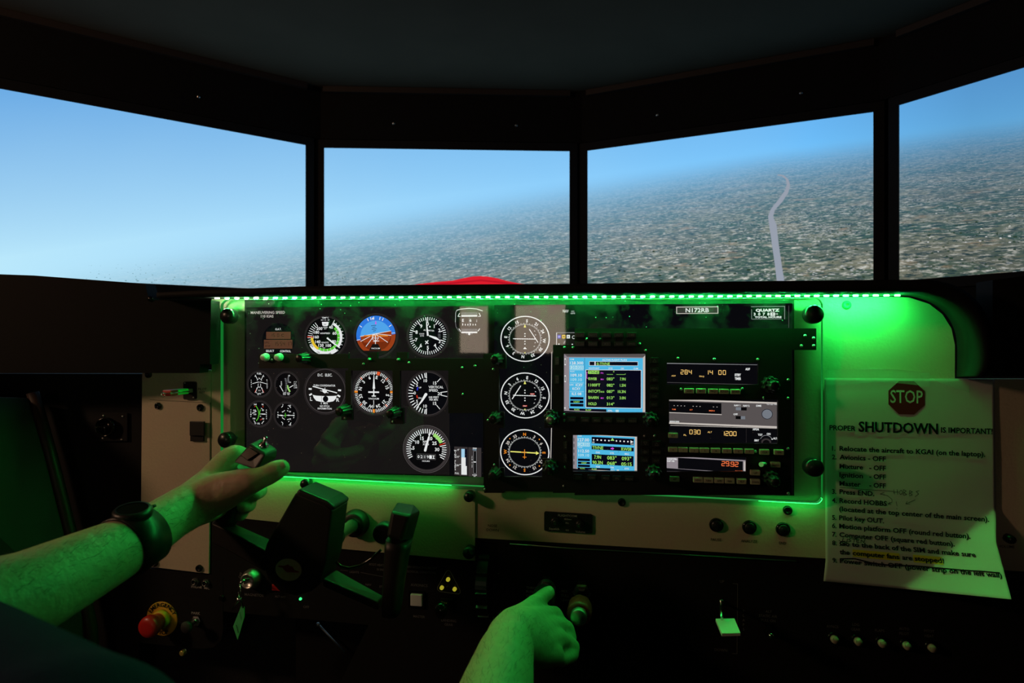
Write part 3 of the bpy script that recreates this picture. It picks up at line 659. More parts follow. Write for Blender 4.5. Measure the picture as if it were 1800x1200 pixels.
g = G(471, 552, HS + 0.0003)
g.text('MANEUVERING SPEED', 471, 549, 4.6, 's_cream', 60); g.text('110 KIAS', 470, 555.6, 4.6, 's_cream', 22); g.done('lettering', d1)
o, _ = (lambda q: (q, 0))(G(490, 598, HS + 0.0002)); o.disc(490, 597, 29, 's_lcd_dark', 0.0); oat = o.done('thermometer_clock', d1)
g = G(490, 598, HS + 0.0005)
g.rect(468, 583, 511, 595.5, 's_brown'); g.rect(464, 597, 514, 612.5, 's_brown'); g.text('O.A.T.', 489.5, 578.3, 3.6, w=10.5)
g.digits('15', 476, 589, 5, 2.6, 4.6, 's_ink', 0.6); g.digits('0', 488, 589, 5, 2.6, 4.6, 's_ink', 0.6); g.text('C', 497, 589, 5, 's_ink')
g.text('UTC', 469.5, 602, 3, 's_ink'); g.text('RT EP', 471, 608, 2.5, 's_ink')
g.digits('15', 482, 604, 6, 2.8, 4.8, 's_ink', 0.6); g.digits('54', 493, 604, 6, 2.8, 4.8, 's_ink', 0.6); g.digits('17', 505, 604, 6, 2.8, 4.8, 's_ink', 0.6)
g.text('SELECT', 475, 616.6, 3.6, w=14.5); g.text('CONTROL', 502, 617, 3.6, w=19); g.done('readout', oat)

# airspeed
o, g = gauge(d1, 'airspeed_indicator', 572.5, 592.5, 36, 36, rw=1.0)
for a in range(236, 330, 8): g.tick(a, 23 + (0 if a % 16 else -2), 31.5, 0.9, 's_white')
for a in range(38, 140, 11): g.tick(a, 29, 32.5 if a % 2 else 31.5, 0.9, 's_white')
g.tick(28, 22, 34, 1.1, 's_white'); g.arc(30, 128, 25, 29.3, 's_white'); g.arc(44, 212, 20.6, 25.0, 's_green', 0.0004); g.arc(139, 241, 24.8, 31.8, 's_white')
for a in range(60, 212, 16): g.tick(a, 21, 25, 0.7, 's_white', 0.0005)
g.arc(212, 268, 21.8, 26.2, 's_yellow', 0.0005); g.tick(271, 22, 32.5, 1.6, 's_red', 0.0006)
for t_, x, y in (('40', 582, 575), ('60', 588.3, 585.5), ('80', 587.3, 600), ('100', 577.8, 607), ('120', 564.5, 606.7), ('140', 559, 600.5), ('160', 556, 592), ('180', 556.7, 583.7), ('200', 561.7, 577.2)): g.text(t_, x, y, 5.0, bold=0.02)
g.text('AIRSPEED', 571.7, 585.5, 2.6, w=17.5); g.text('KNOTS', 571.7, 601.8, 2.6, w=12); g.text('TEMP°C', 572, 558.3, 2.8, w=12); g.text('30 + 0 - 30', 572, 562.3, 2, w=15)
g.poly([(566, 565.6), (578, 565.6), (577, 572), (574, 573), (570, 573), (567, 572)], 's_white'); g.text('120', 571.5, 569.8, 2.4, 's_ink', z=0.0008); g.text('PRESS', 572, 575, 1.9, w=8); g.text('ALT', 572, 577.6, 1.9, w=4.5)
for t_, x, y, r in (('80', 549.5, 608.5, 50), ('120', 560, 619, 25), ('140', 580, 621, -15)): g.text(t_, x, y, 2.6, 's_ink', rot=r, z=0.0008)
g.text('TAS', 569.5, 611.3, 1.8); g.done('dial_markings', o)
n = G(572.5, 592.5, HS + 0.0015); n.line(575.5, 594, 589, 605, 2.6, 's_white'); n.line(589, 605, 597, 611.8, 2.0, 's_white', w1=0.4); n.disc(576, 594.3, 1.6, 's_white'); n.done('needle', o)

# attitude
o, g = gauge(d1, 'attitude_indicator', 660.5, 590, 37.5, 38, face='s_lcd', rw=0.8)
R = 34.5; cx, cy = 660.7, 589.2
def cut(a0, a1, r, bottom): return [(cx + r * math.sin(math.radians(a)), min(bottom, cy - r * math.cos(math.radians(a)))) for a in range(a0, a1 + 1, 6)]
g.poly([p for p in cut(-106, 86, R, 616)], 's_sky_dark', 0.0002); g.poly(cut(86, 254, R, 616.2), 's_ground', 0.0003)
r2 = 27; g.poly([(cx + r2 * math.sin(math.radians(a)), cy + 1 - r2 * math.cos(math.radians(a))) for a in range(-98, 83, 6)], 's_sky', 0.0004)
g.poly([(cx + r2 * math.sin(math.radians(a)), min(614, cy + 1 - r2 * math.cos(math.radians(a)))) for a in range(82, 263, 6)], 's_ground_dark', 0.0004)
g.poly([(633, 591.5), (688, 581.5), (688.5, 588), (683, 600), (640, 602)], 's_ground', 0.0005)
g.line(633, 591.2, 687.5, 581.4, 0.9, 's_white', 0.0006); g.line(627, 597.6, 633, 596.7, 0.8, 's_white', 0.0006); g.line(688, 585.4, 694.5, 584.8, 0.8, 's_white', 0.0006)
for x0, y0, x1, y1 in ((659, 586.5, 634, 600), (660, 587, 643.5, 609), (661, 587, 682, 601.6), (661, 586.5, 688, 589.4)): g.line(x0, y0, x1, y1, 1.0, 's_white', 0.0007)
g.line(640, 590, 682, 590, 2.2, 's_orange', 0.0008); g.arc(0, 360, 0, 0, 's_white') if False else None
for a in range(0, 360, 30): g.line(660 + 5.5 * math.cos(math.radians(a)), 593 + 5.5 * math.sin(math.radians(a)), 660 + 5.5 * math.cos(math.radians(a + 30)), 593 + 5.5 * math.sin(math.radians(a + 30)), 0.8, 's_white', 0.0009)
g.line(660.3, 589, 660.3, 604.5, 1.3, 's_white', 0.0009); g.line(656.5, 600, 667, 599, 1.1, 's_white', 0.0009); g.line(655, 594, 666, 594, 0.9, 's_white', 0.0009)
g.poly([(655, 604.5), (665, 604.5), (671, 616), (649, 616)], 's_lcd', 0.0008); g.text('VACUUM', 660.5, 612, 2.5, w=15, z=0.001)
for i, (x, w_) in enumerate(((657, 9), (657.5, 5), (658, 9), (658.5, 5))): g.line(x - w_ / 2, 572.6 + i * 3.1, x + w_ / 2, 571.4 + i * 3.1, 0.8, 's_navy', 0.0006)
for a in (-62, -30, -20, -10, 10, 20, 52): g.tick(a + 4, 28.3, 33.5, 1.2, 's_white', 0.0006)
g.poly([(653.5, 558.6), (657, 558), (655.8, 563)], 's_white', 0.0007); g.poly([(659.5, 569.5), (662.3, 569.3), (660.8, 563)], 's_magenta', 0.0007)
g.done('dial_markings', o)

# altimeter
o, g = gauge(d1, 'altimeter', 752, 590, 36, 36.5, face='s_lcd_dark', rw=1.5)
for i in range(50): g.tick(i * 7.2, 27.0 if i % 5 else 23.5, 32.6, 1.15 if i % 5 else 1.5, 's_white')
for i, (x, y) in enumerate(((752, 569), (763.5, 573.2), (772.5, 580.5), (772.8, 599.8), (764.7, 606.8), (752.2, 610.8), (740, 606.8), (732, 597), (732.4, 583.4), (740.6, 573))): g.text(str(i), x, y, 6.0, bold=0.02)
g.text('ALTIMETER', 754, 580.5, 2.4, w=19, rot=5); g.text('CODE', 741.5, 586.5, 2.2); g.text('29.92', 742, 590, 2.2)
g.rect(769.8, 586, 775, 594, 's_lcd_dark', 0.0005)
for i in range(4): g.line(770, 587 + i * 2.2, 774.5, 587.3 + i * 2.2, 0.5, 's_grey', 0.0006)
g.line(747.5, 599, 753, 604, 1.6, 's_white'); g.line(753, 598, 748, 604.5, 1.6, 's_white'); g.disc(755.8, 574, 1.4, 's_white', 0.0006, 10); g.done('dial_markings', o)
n = G(752, 590, HS + 0.0015); n.line(752.3, 590, 750.6, 575, 3.4, 's_white', w1=2.4); n.line(750.6, 575, 749.2, 558, 2.4, 's_white', w1=0.5); n.done('long_needle', o)
n = G(752, 590, HS + 0.0013); n.line(754.5, 590, 766, 594.2, 2.2, 's_white', w1=4.4); n.line(766, 594.2, 774, 598.5, 4.4, 's_white', w1=0.6); n.done('short_needle', o)

# compass
cp = G(824.5, 565, HS + 0.0003); cp.poly([(803, 545), (812, 542.5), (825, 541.8), (838, 543), (848.5, 546), (848.5, 566), (845, 577), (837, 585), (825, 589), (813, 585), (805, 577), (802.5, 562)], 's_lcd_dark', 0.0); co = cp.done('magnetic_compass', d1)
g = G(824.5, 565, HS + 0.0006); arch = [(800.5, 566), (801, 549), (803, 545), (810, 543), (825, 541.8), (838, 543), (848.5, 546.5)]
for a, b in zip(arch, arch[1:]): g.line(*a, *b, 1.2 if a[0] > 802 else 0.6, 's_white')
for a, b in zip([(800.5, 566), (801.5, 574), (806, 581)], [(801.5, 574), (806, 581), (812, 584)]): g.line(*a, *b, 0.6, 's_grey')
g.frame(811.5, 549.2, 839, 553, 0.5, 's_grey'); g.rect(811, 553.7, 839, 556.4, 's_white'); g.frame(811.5, 578, 839, 581.2, 0.5, 's_grey'); g.rect(811, 582.6, 839, 585.2, 's_white')
g.text('COMPASS CORRECTION', 825.2, 551.1, 1.6, 's_grey', w=25); g.text('CALIBRATE RADIO ON', 825.2, 579.7, 1.6, 's_grey', w=25)
g.text('E', 814, 562.8, 5.0, bold=0.03); g.text('6', 827.3, 562.8, 5.0, bold=0.03); g.text(':', 838, 563, 5.0, bold=0.03)
for i, x in enumerate((813.5, 818, 822.5, 827, 831.5, 836)): g.line(x, 568 if i % 3 == 0 else 569, x, 572, 1.4, 's_white')
g.line(825, 557, 825, 574, 0.6, 's_grey', 0.0008)
for s_ in (-1, 1):
    g.line(825 + s_ * 17, 550, 825 + s_ * 20, 556, 1.2, 's_white'); g.line(825 + s_ * 15.5, 556, 825 + s_ * 20, 556, 1.0, 's_white'); g.line(825 + s_ * 18.5, 577.5, 825 + s_ * 15, 582, 1.3, 's_white')
g.disc(825, 587, 2.0, 's_white', 0.0005, 10); g.line(819, 586.6, 831, 586.6, 1.0, 's_grey'); g.done('dial_markings', co)

# four engine dials
o, g = gauge(d1, 'fuel_gauge', 456.3, 675, 20.6, 22, rw=1.0)
g.text('FUEL', 456.2, 656.4, 3.1, w=8); g.text('QTY', 456, 692, 3.1, w=7)
for s_ in (-1, 1):
    for a0, a1 in ((664, 658.6), (683.5, 690)): g.line(456.2 + s_ * 3.2, 667 if a0 < 670 else 681, 456.2 + s_ * 7.5, a1, 0.8, 's_white')
    g.line(456.2 + s_ * 5.5, 661, 456.2 + s_ * 8.5, 661.5, 0.8, 's_white'); g.line(456.2 + s_ * 2, 666.5, 456.2 + s_ * 4.3, 668.5, 0.7, 's_white'); g.line(456.2 + s_ * 2.2, 674, 456.2 + s_ * 2.2, 680.5, 0.7, 's_white')
    g.line(456.2 + s_ * 5.5, 684, 456.2 + s_ * 8, 689.5, 0.9, 's_red'); g.line(456.2 + s_ * 1, 671, 456.2 + s_ * 12.5, 674.2, 1.1, 's_white', w1=0.7); g.line(456.2 + s_ * 3, 680.5, 456.2 + s_ * 5, 682.5, 0.8, 's_white')
    g.text('0', 456.2 + s_ * 5, 689.6, 2.2)
for i, ch in enumerate('LEFT'): g.text(ch, 442.2, 668 + i * 4, 2.2)
for i, ch in enumerate('RIGHT'): g.text(ch, 469.8, 667.5 + i * 3.5, 2.2)
g.text('26', 456.2, 664.7, 2.3); g.text('10', 456.2, 680.2, 2.3); g.text('5 5', 456.2, 686, 2.2); g.rect(454.5, 670.5, 458, 673, 's_dim'); g.done('dial_markings', o)
o, g = gauge(d1, 'exhaust_temperature_gauge', 504, 676, 20.6, 22, rw=1.0)
for i in range(13): a = 62 + i * 5; g.line(487 + 15 * math.sin(math.radians(a)) , 677 - 20 * math.cos(math.radians(a * 1.35 - 30)), 490.3 + 15 * math.sin(math.radians(a)), 677 - 20 * math.cos(math.radians(a * 1.35 - 30)), 0.7, 's_grey')
for i in range(8): g.line(505 + i * 0.15 + 0.08 * (i - 4) ** 2, 672 - i * 1.6, 508 + 0.08 * (i - 4) ** 2, 671.2 - i * 1.6, 0.7, 's_grey')
g.poly([(504.5, 677), (506.7, 676.6), (508, 682), (511, 687.5), (508.8, 689), (505.5, 683)], 's_lime')
g.line(492, 677.5, 498, 688, 1.1, 's_white'); g.line(509, 681, 515.5, 677, 1.2, 's_white')
for i, ch in enumerate('EGT'): g.text(ch, 495, 671.2 + i * 3.3, 2.4)
for i, (a, b) in enumerate((('F', 'F'), ('U', 'L'), ('E', 'O'), ('L', 'W'))): g.text(a, 517.8, 671 + i * 3.3, 2.3); g.text(b, 520.8, 671 + i * 3.3, 2.3)
g.text('19', 508.6, 660, 2.6); g.text('10', 510.3, 671.6, 2.3); g.text('25°F', 500.5, 690.5, 2.1); g.text('GAL', 507.5, 690.5, 2.1); g.text('/DIV', 500.5, 693, 2.0); g.text('HR', 507.5, 693, 2.0); g.done('dial_markings', o)
o, g = gauge(d1, 'oil_gauge', 456, 727, 20.6, 22, rw=1.0)
gr = [(450, 713), (453, 717.5), (454.8, 723), (455.1, 729), (454, 734.5), (450.8, 739.5)]
for a, b in zip(gr, gr[1:]): g.line(*a, *b, 1.1, 's_green')
g.line(458, 719.5, 456.8, 724, 1.1, 's_green'); g.line(456.8, 724, 457, 729, 1.1, 's_green'); g.line(447.5, 715, 449.5, 713, 1.0, 's_red'); g.line(462, 713, 463, 715.5, 1.0, 's_red'); g.line(458, 738, 461, 735.5, 1.0, 's_red')
for t_, x, y in (('245', 449, 710.5), ('200', 447.8, 721), ('150', 448.5, 728), ('100', 447, 735.5), ('95', 461.8, 710.5), ('60', 462.5, 720.3), ('30', 463, 735.5), ('75', 449, 743.8), ('0', 461, 743.5)): g.text(t_, x, y, 2.5)
g.text('OIL', 455, 744, 2.9, w=5); g.line(443.5, 726.5, 451, 722.5, 1.0, 's_white'); g.line(458, 727.2, 467, 727.4, 1.0, 's_white'); g.line(461, 727.3, 466.5, 727.4, 1.6, 's_white')
for i, ch in enumerate('TEMP'): g.text(ch, 441.4, 720.5 + i * 3.8, 2.3)
for i, ch in enumerate('PRESS'): g.text(ch, 468.7, 720.5 + i * 3.6, 2.3)
for x0, y0, x1, y1 in ((459, 717, 461.5, 718.5), (457, 731.5, 459, 731), (446.5, 739, 448.5, 742), (464, 739.5, 461.5, 742.5)): g.line(x0, y0, x1, y1, 0.9, 's_white')
g.done('dial_markings', o)
o, g = gauge(d1, 'vacuum_gauge', 503, 729.5, 20.6, 22, rw=1.0)
for x0, y0, x1, y1 in ((495, 716, 497.5, 713), (497, 724, 501, 721), (495, 741, 498, 744), (511.5, 716.5, 508.5, 713), (506, 717, 507.5, 718.5), (505, 721, 507, 722.5), (497, 735, 501, 737), (505, 737.5, 507.5, 736), (512, 742, 510, 745), (507, 741, 508.5, 739.5)): g.line(x0, y0, x1, y1, 0.9, 's_white')
g.line(488.5, 729.5, 500, 730.5, 1.2, 's_white', w1=0.7); g.line(493, 729.8, 497, 730.3, 2.0, 's_white'); g.line(504, 729.5, 516.5, 729.6, 1.0, 's_white'); g.poly([(507, 728.3), (511, 729.5), (507, 730.8)], 's_white'); g.line(501.8, 725.5, 501.8, 733.5, 0.8, 's_green'); g.line(499.8, 729.6, 503.8, 729.6, 0.8, 's_green')
for t_, x, y in (('7', 497.6, 711.6), ('+60', 509, 712.4), ('30', 510, 723), ('-30', 509.5, 736), ('-60', 509.8, 746), ('3', 497, 745.8), ('4', 496.7, 734), ('6', 496.7, 723.5)): g.text(t_, x, y, 2.5)
for i, ch in enumerate('VAC'): g.text(ch, 488.9, 724.8 + i * 4, 2.4)
for i, ch in enumerate('AMP'): g.text(ch, 516.8, 725.5 + i * 4, 2.4)
g.done('dial_markings', o)

# turn coordinator
o, g = gauge(d1, 'turn_coordinator', 571.7, 687, 36.2, 39.6, face='s_lcd', rw=2.0)
g.text('D.C.  ELEC.', 571.5, 658.8, 4.6, w=25.5); g.text('TURN COORDINATOR', 570.5, 677.3, 3.4, w=38.5); g.text('2  MIN.', 570.5, 708.5, 3.4, w=13); g.text('NO PITCH', 571, 713.6, 3.1, w=16.5); g.text('INFORMATION', 571, 717.8, 3.1, w=24.5)
g.text('L', 547.3, 701, 6.4); g.text('R', 594, 702, 6.4)
for x0, y0, x1, y1 in ((542.6, 683.5, 548, 683.8), (594.2, 685.2, 599.6, 685.5), (543.8, 694.8, 548.4, 692.2), (593.2, 694, 598, 696.6)): g.line(x0, y0, x1, y1, 2.9, 's_white')
tub = [(549.8, 694), (556, 695.3), (571, 696), (586, 695.5), (592, 694.8), (590.5, 700), (586, 704.8), (578, 706.4), (565, 706.2), (556, 704.4), (551.5, 699)]
g.poly(tub, 's_white'); g.disc(572.6, 701, 4.8, 's_lcd_dark', 0.0006); g.line(565.5, 696, 565.5, 706, 0.5, 's_ink', 0.0006); g.done('dial_markings', o)
n = G(571.7, 687, HS + 0.0015); n.line(549.8, 679, 592.5, 690, 1.7, 's_white'); n.poly([(566.5, 684.5), (575, 686.6), (574.5, 689.5), (571, 691), (567.5, 689)], 's_white'); n.line(571.5, 680.8, 571.2, 685, 0.8, 's_white'); n.line(563, 686.4, 577.5, 690.2, 0.9, 's_white'); n.done('aircraft_needle', o)

# heading indicator
o, g = gauge(d1, 'heading_indicator', 657.4, 688.5, 37.2, 39.6, rw=1.6)
hd = 77.0
for i in range(72): g.tick(i * 5 - hd, 29.5 if i % 2 else 28.5, 34, 1.15, 's_white')
for i, t_ in enumerate(('N', '3', '6', 'E', '12', '15', 'S', '21', '24', 'W', '30', '33')): a = i * 30 - hd - 1; x, y = g.pol(a, 24.5); g.text(t_, x, y, 5.6, rot=a, bold=0.02)
for a in (13 - 0.5, 90, 180, 270): x0 = g.pol(a, 29); g.tick(a if a > 15 else 15, 28.5, 34.3, 5.0 if a < 20 else 3.6, 's_orange_red' if a < 20 else 's_orange', 0.0006)
for a in (47, 135, 227, 315): g.tick(a, 29, 33.5, 1.6, 's_orange_red', 0.0006)
g.text('VACUUM', 657, 700.4, 2.9, w=18.5); g.line(657, 703, 657.3, 716, 0.9, 's_white'); g.done('dial_markings', o)
n = G(657.4, 688.5, HS + 0.0015); n.line(657.4, 683, 657.4, 671, 4.4, 's_white', w1=2.4); n.line(657.4, 671, 657.6, 654.5, 2.4, 's_white', w1=0.4); n.line(657.2, 683.5, 657.2, 696, 1.9, 's_white'); n.line(647.5, 689, 666.5, 689, 2.6, 's_white'); n.line(653.6, 695.8, 660.8, 695.8, 1.8, 's_white'); n.done('aircraft_pointer', o)

# vertical speed
o, g = gauge(d1, 'vertical_speed_indicator', 751.7, 691.4, 36.4, 38.6, face='s_lcd_dark', rw=1.6)
for i in range(-9, 10):
    a = 270 + i * 9.0; g.tick(a, 26.5 if i % 5 else 24, 34.0, 1.5, 's_white')
g.tick(356, 25, 34.5, 1.5, 's_white'); g.tick(184, 25, 34.5, 1.5, 's_white')
for x0, y0, x1, y1 in ((768.5, 671, 774.5, 664.5), (775.5, 689, 786, 687.5), (775.5, 694, 786, 696.2), (767.5, 711.5, 773.5, 718.5)): g.line(x0, y0, x1, y1, 1.2, 's_white')
for t_, x, y in (('10', 748, 668.7), ('15', 764.5, 672.8), ('20', 773, 691.3), ('15', 764.3, 708.4), ('10', 747.5, 713.5), ('5', 733.2, 676.8), ('0', 729.2, 690.6), ('5', 733.2, 705.4)): g.text(t_, x, y, 5.4, bold=0.015)
g.text('VERTICAL', 766.5, 679.8, 4.2, w=26); g.text('SPEED', 762, 685.6, 4.2, w=15.5); g.text('100 FEET', 762.8, 697.8, 3.4, w=17.5); g.text('PER MIN', 762.4, 702, 3.2, w=14.5); g.text('UP', 738.8, 681, 2.6); g.text('DN', 738.5, 699.5, 2.6)
g.line(733.5, 686, 734.6, 680.5, 2.2, 's_blue'); g.line(732.6, 694.5, 734, 700, 2.2, 's_red'); g.done('dial_markings', o)
n = G(751.7, 691.4, HS + 0.0015); n.line(748.6, 693.2, 741, 705.5, 5.0, 's_white', w1=3.0); n.line(741, 705.5, 731.5, 718, 3.0, 's_white', w1=0.6); n.disc(748.8, 693, 2.5, 's_white', 0.0003, 14); n.done('needle', o)

# tachometer
o, g = gauge(d1, 'tachometer', 749.5, 789, 41.5, 42, ring='s_face_grey', rw=0.9)
g.arc(0, 360, 35.6, 39.8, 's_ring', 0.0001, 44)
for i in range(36):
    a = -118 + i * 6.74; g.tick(a, (27.5 if (i - 4) % 5 else 24.5) if not 24 < i < 29 else 31, 35.4, 1.5, 's_white')
for t_, x, y in (('5', 727, 787.5), ('10', 733.7, 777), ('15', 742, 770.2), ('20', 756.2, 770.2), ('25', 763.8, 778.2), ('30', 768.5, 789)): g.text(t_, x, y, 5.8, bold=0.02)
g.text('RPM', 748.5, 776, 3.8); g.text('X100', 748.7, 780.5, 3.4); g.arc(27, 66, 25.5, 31.5, 's_lime', 0.0005); g.tick(71.5, 24, 35, 1.7, 's_red', 0.0006)
g.frame(732.8, 797.5, 766, 807.5, 0.5, 's_dim'); g.text('0 2 1 9', 744, 802.5, 5.2, w=19.5)
for x in (739.2, 744.2, 749): g.line(x, 799, x, 806, 0.4, 's_grey')
g.rect(754.5, 799.6, 759.3, 805.8, 's_white'); g.text('I', 762.3, 802.7, 4.8, bold=0.05); g.line(760.4, 800.4, 764.2, 800.4, 1.2, 's_white'); g.line(760.4, 805, 764.2, 805, 1.2, 's_white'); g.text('HOURS', 749, 810, 2.4, w=13); g.done('dial_markings', o)
n = G(749.5, 789, HS + 0.0015); n.line(747.5, 791.5, 752, 774, 4.4, 's_white', w1=3.4); n.line(752, 774, 757, 758.5, 3.4, 's_white', w1=0.6); n.disc(747.5, 791.3, 2.2, 's_white', 0.0003, 14); n.done('needle', o)

# flap and trim indicators
c_ = G(810, 810, HS + 0.0003); c_.poly([(798.5, 784.8), (822, 785.2), (822, 836), (798.5, 835)], 's_ring', 0.0); fo = c_.done('flap_indicator', d1)
g = G(810, 810, HS + 0.0006)
for i, ch in enumerate('WING FLAPS'): g.text(ch, 800.5, 792 + i * 3.65, 3.0, bold=0.02)
g.rect(810.5, 788.5, 821, 834, 's_navy', 0.0002); g.rect(811, 788.5, 817, 803.5, 's_light_blue'); g.poly([(811, 803.5), (818.6, 803.5), (818.6, 818.5), (820.6, 818.5), (820.6, 833.8), (811, 833.8)], 's_white')
for t_, x, y in (('0°', 806, 790.3), ('10°', 805.6, 802.6), ('20°', 805.3, 817.5)): g.text(t_, x, y, 3.0)
g.line(808, 815.8, 811, 815.8, 0.7, 's_white'); g.text('FULL', 803.6, 831.4, 2.9, w=7.4); g.done('dial_markings', fo)
c_ = G(834, 811, HS + 0.0003); c_.poly([(823.2, 786), (846, 786.6), (846, 838), (823.2, 837)], 's_ring', 0.0); fo = c_.done('trim_indicator', d1)
g = G(834, 811, HS + 0.0006); g.frame(832.4, 792, 837.6, 832, 0.5, 's_grey'); g.rect(833, 792.6, 837, 831.4, 's_black', 0.0002); g.rect(832.2, 810.7, 837, 812.3, 's_white', 0.0008); g.rect(831, 786.8, 838, 788.2, 's_white'); g.text('NOSE', 834.5, 790, 1.9, 's_light_blue'); g.text('NOSE', 834.5, 834.3, 2.2); g.text('UP', 834.5, 836.6, 2.0)
for i, ch in enumerate('TRIM IN USE'): g.text(ch, 830, 802 + i * 1.85, 1.6)
g.done('dial_markings', fo)

# ------------------------------------------------------------------ second screen with the navigation dials
d2 = thing('navigation_screen', 'screen of three white ringed navigation dials beside the avionics bezel', 'screen', W(1130, 866, 0.0))
mb = MB(); q = [W(x, y, HS) for x, y in ((869, 536), (1393, 533), (1393, 868), (869, 843))]; mb.prism(q, [p - NN * 0.0005 for p in q], 's_lcd_dark'); mb.build('screen_glass', d2)
def compass_rose(g, hd, r0, r1, rt, names, colr='s_white', hh=5.0):
    for i in range(72): g.tick(i * 5 - hd, r0, r1 if i % 2 == 0 else r1 - 1.4, 0.75, 's_white')
    for i, t_ in enumerate(names): a = i * 30 - hd; x, y = g.pol(a, rt); g.text(t_, x, y, hh, colr if i % 3 or colr == 's_white' else 's_orange', rot=a, bold=0.03)
NM = ('N', '3', '6', 'E', '12', '15', 'S', '21', '24', 'W', '30', '33')
for cy_, hd, nm, needle in ((595.3, 174, 'course_deviation_indicator', 1), (694.8, 83, 'course_deviation_indicator', 2), (794.5, 0, 'radio_compass', 3)):
    o, g = gauge(d2, nm, 922.8 if needle < 3 else 922.2, cy_, 43.4, 40.4, ring='s_white', face='s_lcd_dark', rw=1.9, label='dial with slanting course needle' if needle < 3 else 'dial with yellow arrow needle')
    cx_ = g.cx
    compass_rose(g, hd, 26.5, 30.0, 34.0, NM, 's_white' if needle < 3 else 's_cream')
    if needle < 3:
        for i in (-2, -1, 1, 2): g.disc(cx_, cy_ + i * 4.5, 1.2, 's_white', 0.0004, 10)
        for i in range(-4, 5): g.disc(cx_ + i * 4.2, cy_ + 0.2, 1.0, 's_white', 0.0004, 8)
        for x, y, r in ((17, -14, -40), (18.5, -7, -20), (18, 7, 20), (16.5, 13.5, 40)): g.line(cx_ + x - 1, cy_ + y, cx_ + x + 1, cy_ + y - r * 0.02, 0.9, 's_white')
        g.poly([(cx_ - 2.2, cy_ - 20), (cx_, cy_ - 26), (cx_ + 2.2, cy_ - 20)], 's_pale_yellow', 0.0006); g.poly([(cx_ - 1.4, cy_ + 23.5), (cx_ + 1.4, cy_ + 23.5), (cx_, cy_ + 26.5)], 's_pale_yellow', 0.0006)
        if needle == 1: g.poly([(cx_ - 3.4, cy_ + 18), (cx_, cy_ + 14.2), (cx_ + 3.4, cy_ + 18)], 's_white')
        else:
            for x, y in ((cx_ + 13, cy_ - 2.8), (cx_, cy_ + 18.3)): g.rect(x - 3.8, y - 1.2, x + 3.8, y + 1.2, 's_red', 0.0005); g.text('NAV', x, y, 1.8, w=6, z=0.0007)
        g.done('dial_markings', o)
        n = G(cx_, cy_, HS + 0.0015); n.line(cx_ - 21, cy_ - 0.2, cx_ + 19.5, cy_ + 0.6, 1.2, 's_white')
        if needle == 1: n.line(cx_ + 7.6, cy_ - 17, cx_ + 23, cy_ + 6.5, 1.4, 's_white')
        else: n.line(cx_ - 7.3, cy_ - 17, cx_ - 22.5, cy_ + 6.5, 1.6, 's_white')
        n.done('needle', o)
    else:
        for a in (46, 134, 226, 314): x, y = g.pol(a, 36); g.disc(x, y, 1.3, 's_orange', 0.0005, 8)
        g.line(cx_, cy_ - 5, cx_, cy_ + 11.5, 1.1, 's_orange'); g.line(cx_ - 3.3, cy_ + 8.5, cx_ + 3.3, cy_ + 8.5, 1.1, 's_orange'); g.done('dial_markings', o)
        n = G(cx_, cy_, HS + 0.0015); n.line(cx_ - 25, cy_ - 0.6, cx_ + 21, cy_ + 0.9, 2.0, 's_pale_yellow'); n.poly([(cx_ + 20, cy_ - 2.4), (cx_ + 25.5, cy_ + 1), (cx_ + 20, cy_ + 4.2)], 's_pale_yellow'); n.line(cx_ - 6, cy_ - 0.2, cx_ + 4, cy_ + 0.4, 1.4, 's_orange', 0.0006); n.done('arrow_needle', o)
g = G(970, 700, HS + 0.0004); g.line(970, 618, 968.6, 722, 1.1, 's_cream'); g.line(969.5, 750, 968.2, 806, 1.3, 's_cream'); g.done('border_line', d2)
g = G(1000, 546, HS + 0.0004); g.text('NAV', 994.5, 546.5, 5, w=10); g.text('NAV', 1007, 547, 1.9); g.text('GPS', 1007, 550.6, 2.2, w=7.5); g.done('lettering', d2)
g = G(993, 594, HS + 0.0004); g.rect(978, 584, 1012, 606, 's_lcd', 0.0001); g.line(978, 584.5, 1012, 584.5, 1.0, 's_grey'); g.line(978.4, 584.5, 978.4, 606, 1.0, 's_white')
for x, m, t_ in ((983, 's_blue', 'O'), (991, 's_yellow', 'M'), (999, 's_white', 'A')): g.rect(x - 2.9, 588.4, x + 2.9, 594.6, m); g.text(t_, x, 591.5, 3.2, 's_ink' if m != 's_blue' else 's_white')
g.disc(1008.5, 592.5, 3.0, 's_white', 0.0004, 14); g.disc(1008.5, 592.5, 2.2, 's_lcd', 0.0005, 14); g.line(991, 604, 993.5, 598.5, 1.6, 's_grey'); g.disc(982.5, 604.6, 1.2, 's_white', 0.0004, 8); g.disc(1006, 605, 1.2, 's_white', 0.0004, 8); g.done('marker_beacon_lights', d2)
